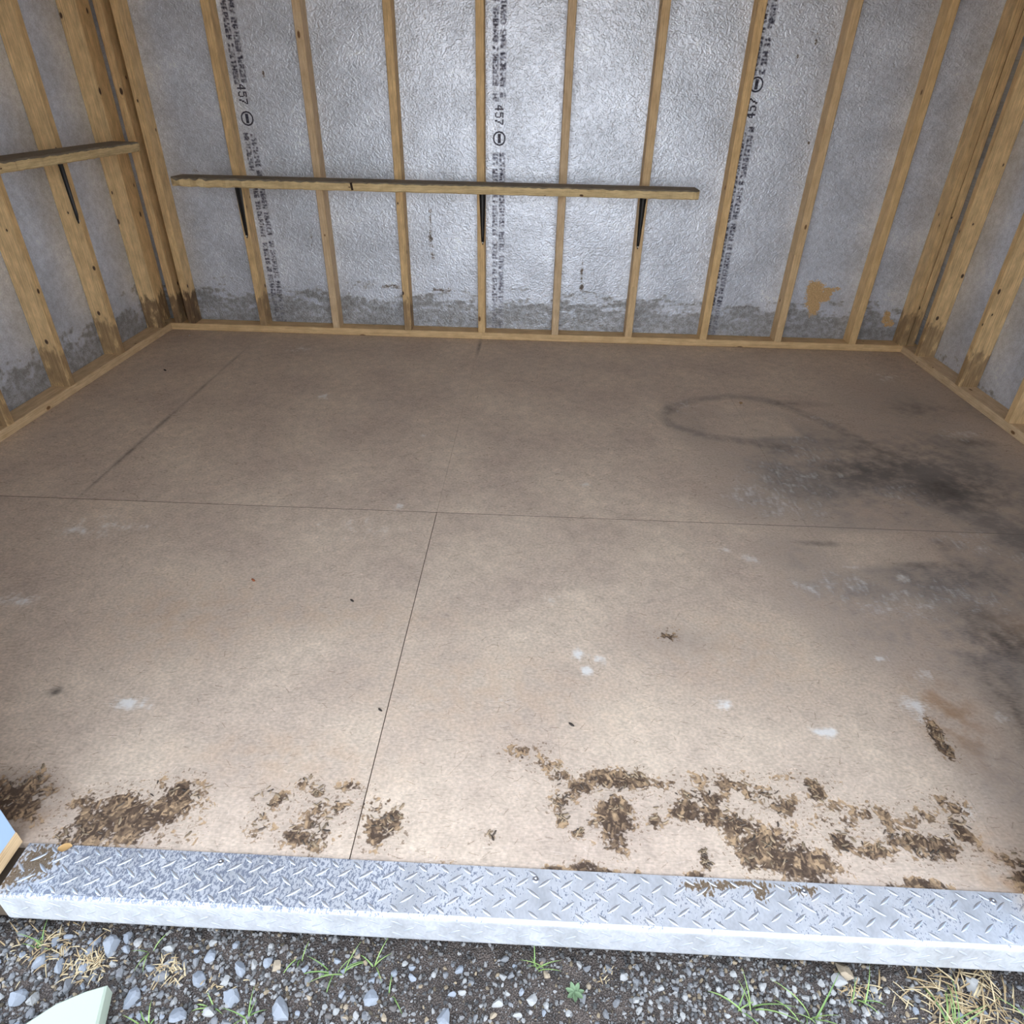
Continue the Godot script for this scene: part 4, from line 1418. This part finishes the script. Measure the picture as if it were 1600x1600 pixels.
func blade_mesh(length: float, width: float, bend: float, rise: float) -> ArrayMesh:
	var st := SurfaceTool.new()
	st.begin(Mesh.PRIMITIVE_TRIANGLES)
	st.set_smooth_group(0)
	var n := 6
	var L := []
	var R := []
	var M := []
	var p := Vector2.ZERO
	var ang := rise
	for k in n + 1:
		var t := float(k) / n
		var wd := width * 0.5 * (1.0 - t * t * 0.92)
		L.append(Vector3(p.x, p.y + wd * 0.5, -wd))
		R.append(Vector3(p.x, p.y + wd * 0.5, wd))
		M.append(Vector3(p.x, p.y, 0))
		p += Vector2(cos(ang), sin(ang)) * length / n
		ang -= bend / n
	for k in n:
		for v in [L[k], L[k + 1], M[k + 1], L[k], M[k + 1], M[k], M[k], M[k + 1], R[k + 1], M[k], R[k + 1], R[k]]:
			st.add_vertex(v)
	st.generate_normals()
	return st.commit()


var blades := {}


func tuft(called: String, label: String, category: String, at: Vector3, count: int, reach: float, width: float, mats: Array, group: String, lying := false) -> void:
	var t := thing(called, label, category, at, group)
	if blades.is_empty():
		for k in 5:
			blades["up%d" % k] = blade_mesh(1.0, 0.05, 0.5 + 0.45 * k, 1.25 - 0.14 * k)
			blades["lie%d" % k] = blade_mesh(1.0, 0.09, 0.3 + 0.35 * k, 0.3)
	for k in count:
		var m: Mesh = blades[("lie%d" if lying else "up%d") % (rng.randi() % 5)]
		var off := Vector3(rng.randfn() * reach * (0.40 if lying else 0.10), rng.randf() * (0.008 if lying else 0.0), rng.randfn() * reach * (0.26 if lying else 0.05))
		var s := reach * (rng.randf_range(0.18, 0.5) if lying else rng.randf_range(0.55, 1.3))
		var o := part(t, "straw_stem" if lying else "blade", m, mats[rng.randi() % mats.size()], off)
		o.rotation.y = rng.randf() * TAU
		var wk := width / 0.05 / s
		o.basis = o.basis * Basis.from_scale(Vector3(s, s, s * clampf(wk, 0.6, 2.0)))


func flake_mesh() -> ArrayMesh:
	# a torn wood strand: uneven outline, slightly curled
	var st := SurfaceTool.new()
	st.begin(Mesh.PRIMITIVE_TRIANGLES)
	var o := [Vector2(-0.5, -0.05), Vector2(-0.3, -0.17), Vector2(0.05, -0.13), Vector2(0.34, -0.2), Vector2(0.5, 0.02), Vector2(0.3, 0.12), Vector2(0.02, 0.2), Vector2(-0.34, 0.12)]
	var lift := func(p: Vector2) -> float: return 0.05 + 0.14 * p.x * p.x + 0.2 * p.y * p.y
	for k in o.size():
		var p: Vector2 = o[k]
		var q: Vector2 = o[(k + 1) % o.size()]
		for v in [Vector3(0, 0.07, 0), Vector3(p.x, lift.call(p), p.y), Vector3(q.x, lift.call(q), q.y)]:
			st.add_vertex(v)
		for v in [Vector3(0, -0.02, 0), Vector3(q.x, lift.call(q) - 0.08, q.y), Vector3(p.x, lift.call(p) - 0.08, p.y)]:
			st.add_vertex(v)
		var a := Vector3(p.x, lift.call(p), p.y)
		var b := Vector3(q.x, lift.call(q), q.y)
		var d := Vector3(0, -0.08, 0)
		for v in [a, a + d, b + d, a, b + d, b]:
			st.add_vertex(v)
	st.generate_normals()
	return st.commit()


# ================================================================ small things
func build_small_things() -> void:
	# strands of board lifted loose where the floor has rotted
	var flake := flake_mesh()
	var mm := MultiMesh.new()
	mm.transform_format = MultiMesh.TRANSFORM_3D
	mm.use_colors = true
	mm.mesh = flake
	var list := []
	var tries := 0
	while list.size() < 420 and tries < 20000:
		tries += 1
		var k: int = (rng.randi() % (BLOB_ROT.size() / 5)) * 5
		if BLOB_ROT[k + 4] < 0.6 or BLOB_ROT[k + 1] > ZF - 0.02:
			continue
		var x: float = BLOB_ROT[k] + rng.randfn() * BLOB_ROT[k + 2] * 0.48
		var z: float = BLOB_ROT[k + 1] + rng.randfn() * BLOB_ROT[k + 3] * 0.48
		if z > ZF - 0.008 or x < -2.1 or rng.randf() > BLOB_ROT[k + 4]:
			continue
		list.append(Vector2(x, z))
	mm.instance_count = list.size()
	for i in list.size():
		var s := rng.randf_range(0.006, 0.017)
		var b := Basis.from_euler(Vector3(rng.randf_range(-0.15, 0.15), rng.randf_range(-1.2, 1.2) + (PI / 2 if rng.randf() < 0.4 else 0.0), rng.randf_range(-0.16, 0.16)))
		mm.set_instance_transform(i, Transform3D(b * Basis.from_scale(Vector3(s, 0.010, s * rng.randf_range(0.5, 1.0))), Vector3(list[i].x, 0.0008, list[i].y)))
		var v := rng.randf_range(0.35, 1.0)
		mm.set_instance_color(i, Color(0.40 * v, 0.29 * v, 0.18 * v) if rng.randf() < 0.7 else Color(0.15 * v, 0.11 * v, 0.08 * v))
	var fl := MultiMeshInstance3D.new()
	fl.name = "loose_strands"
	fl.multimesh = mm
	var fm := flat_material(Color.WHITE, 0.9)
	fm.vertex_color_use_as_albedo = true
	fl.material_override = fm
	add_child(fl)
	fl.set_meta("label", "brown loose wood strands over the rotted patches near the doorway")
	fl.set_meta("category", "debris")
	fl.set_meta("kind", "stuff")
	# leaves, crumbs and a knot hole
	var leaf := leaf_mesh(0.024, 0.016, 0.003)
	var l1 := solo("fallen_leaf", leaf, flat_material(Color8(188, 148, 94), 0.85), Vector3(-0.925, 0.0055, 2.977), "small yellow-brown leaf on the left end of the threshold plate", "leaf")
	l1.rotation.y = 0.3
	var l2 := solo("fallen_leaf", leaf, flat_material(Color8(176, 142, 100), 0.8), Vector3(0.856, 0.002, 0.800), "tiny tan leaf inside the stain ring on the floor", "leaf")
	l2.rotation.y = 1.3
	var bug := lathe([Vector2(0.0001, -1.0), Vector2(0.5, -0.8), Vector2(0.85, -0.3), Vector2(0.8, 0.3), Vector2(0.45, 0.8), Vector2(0.0001, 1.0)], 8)
	var crumbs := [[198, 591, "dark elongated crumb on the floor near the left wall", -1.873, 0.622, 0.012], [0, 0, "dark crumb on the floor left of the middle seam", -0.56, 2.25, 0.008], [0, 0, "dark round crumb on the floor near the front seam", -0.405, 2.62, 0.007], [0, 0, "dark round crumb in the middle of the floor near the doorway", 0.028, 2.637, 0.008], [0, 0, "reddish crumb on the floor of the front left sheet", -0.86, 2.18, 0.009], [0, 0, "pale speck on the floor by the back left corner", -1.99, 0.10, 0.009]]
	for q in crumbs:
		var cm := flat_material(Color8(52, 44, 38), 0.8)
		if "reddish" in q[2]:
			cm = flat_material(Color8(150, 84, 50), 0.8)
		elif "pale" in q[2]:
			cm = flat_material(Color8(210, 208, 204), 0.8)
		var o := solo("crumb", bug, cm, Vector3(q[3], q[5] * 0.33, q[4]), q[2], "crumb", "crumbs on the floor")
		o.rotation = Vector3(PI / 2, 0.9, 0)
		o.scale = Vector3(q[5] * 0.45, q[5], q[5] * 0.36)
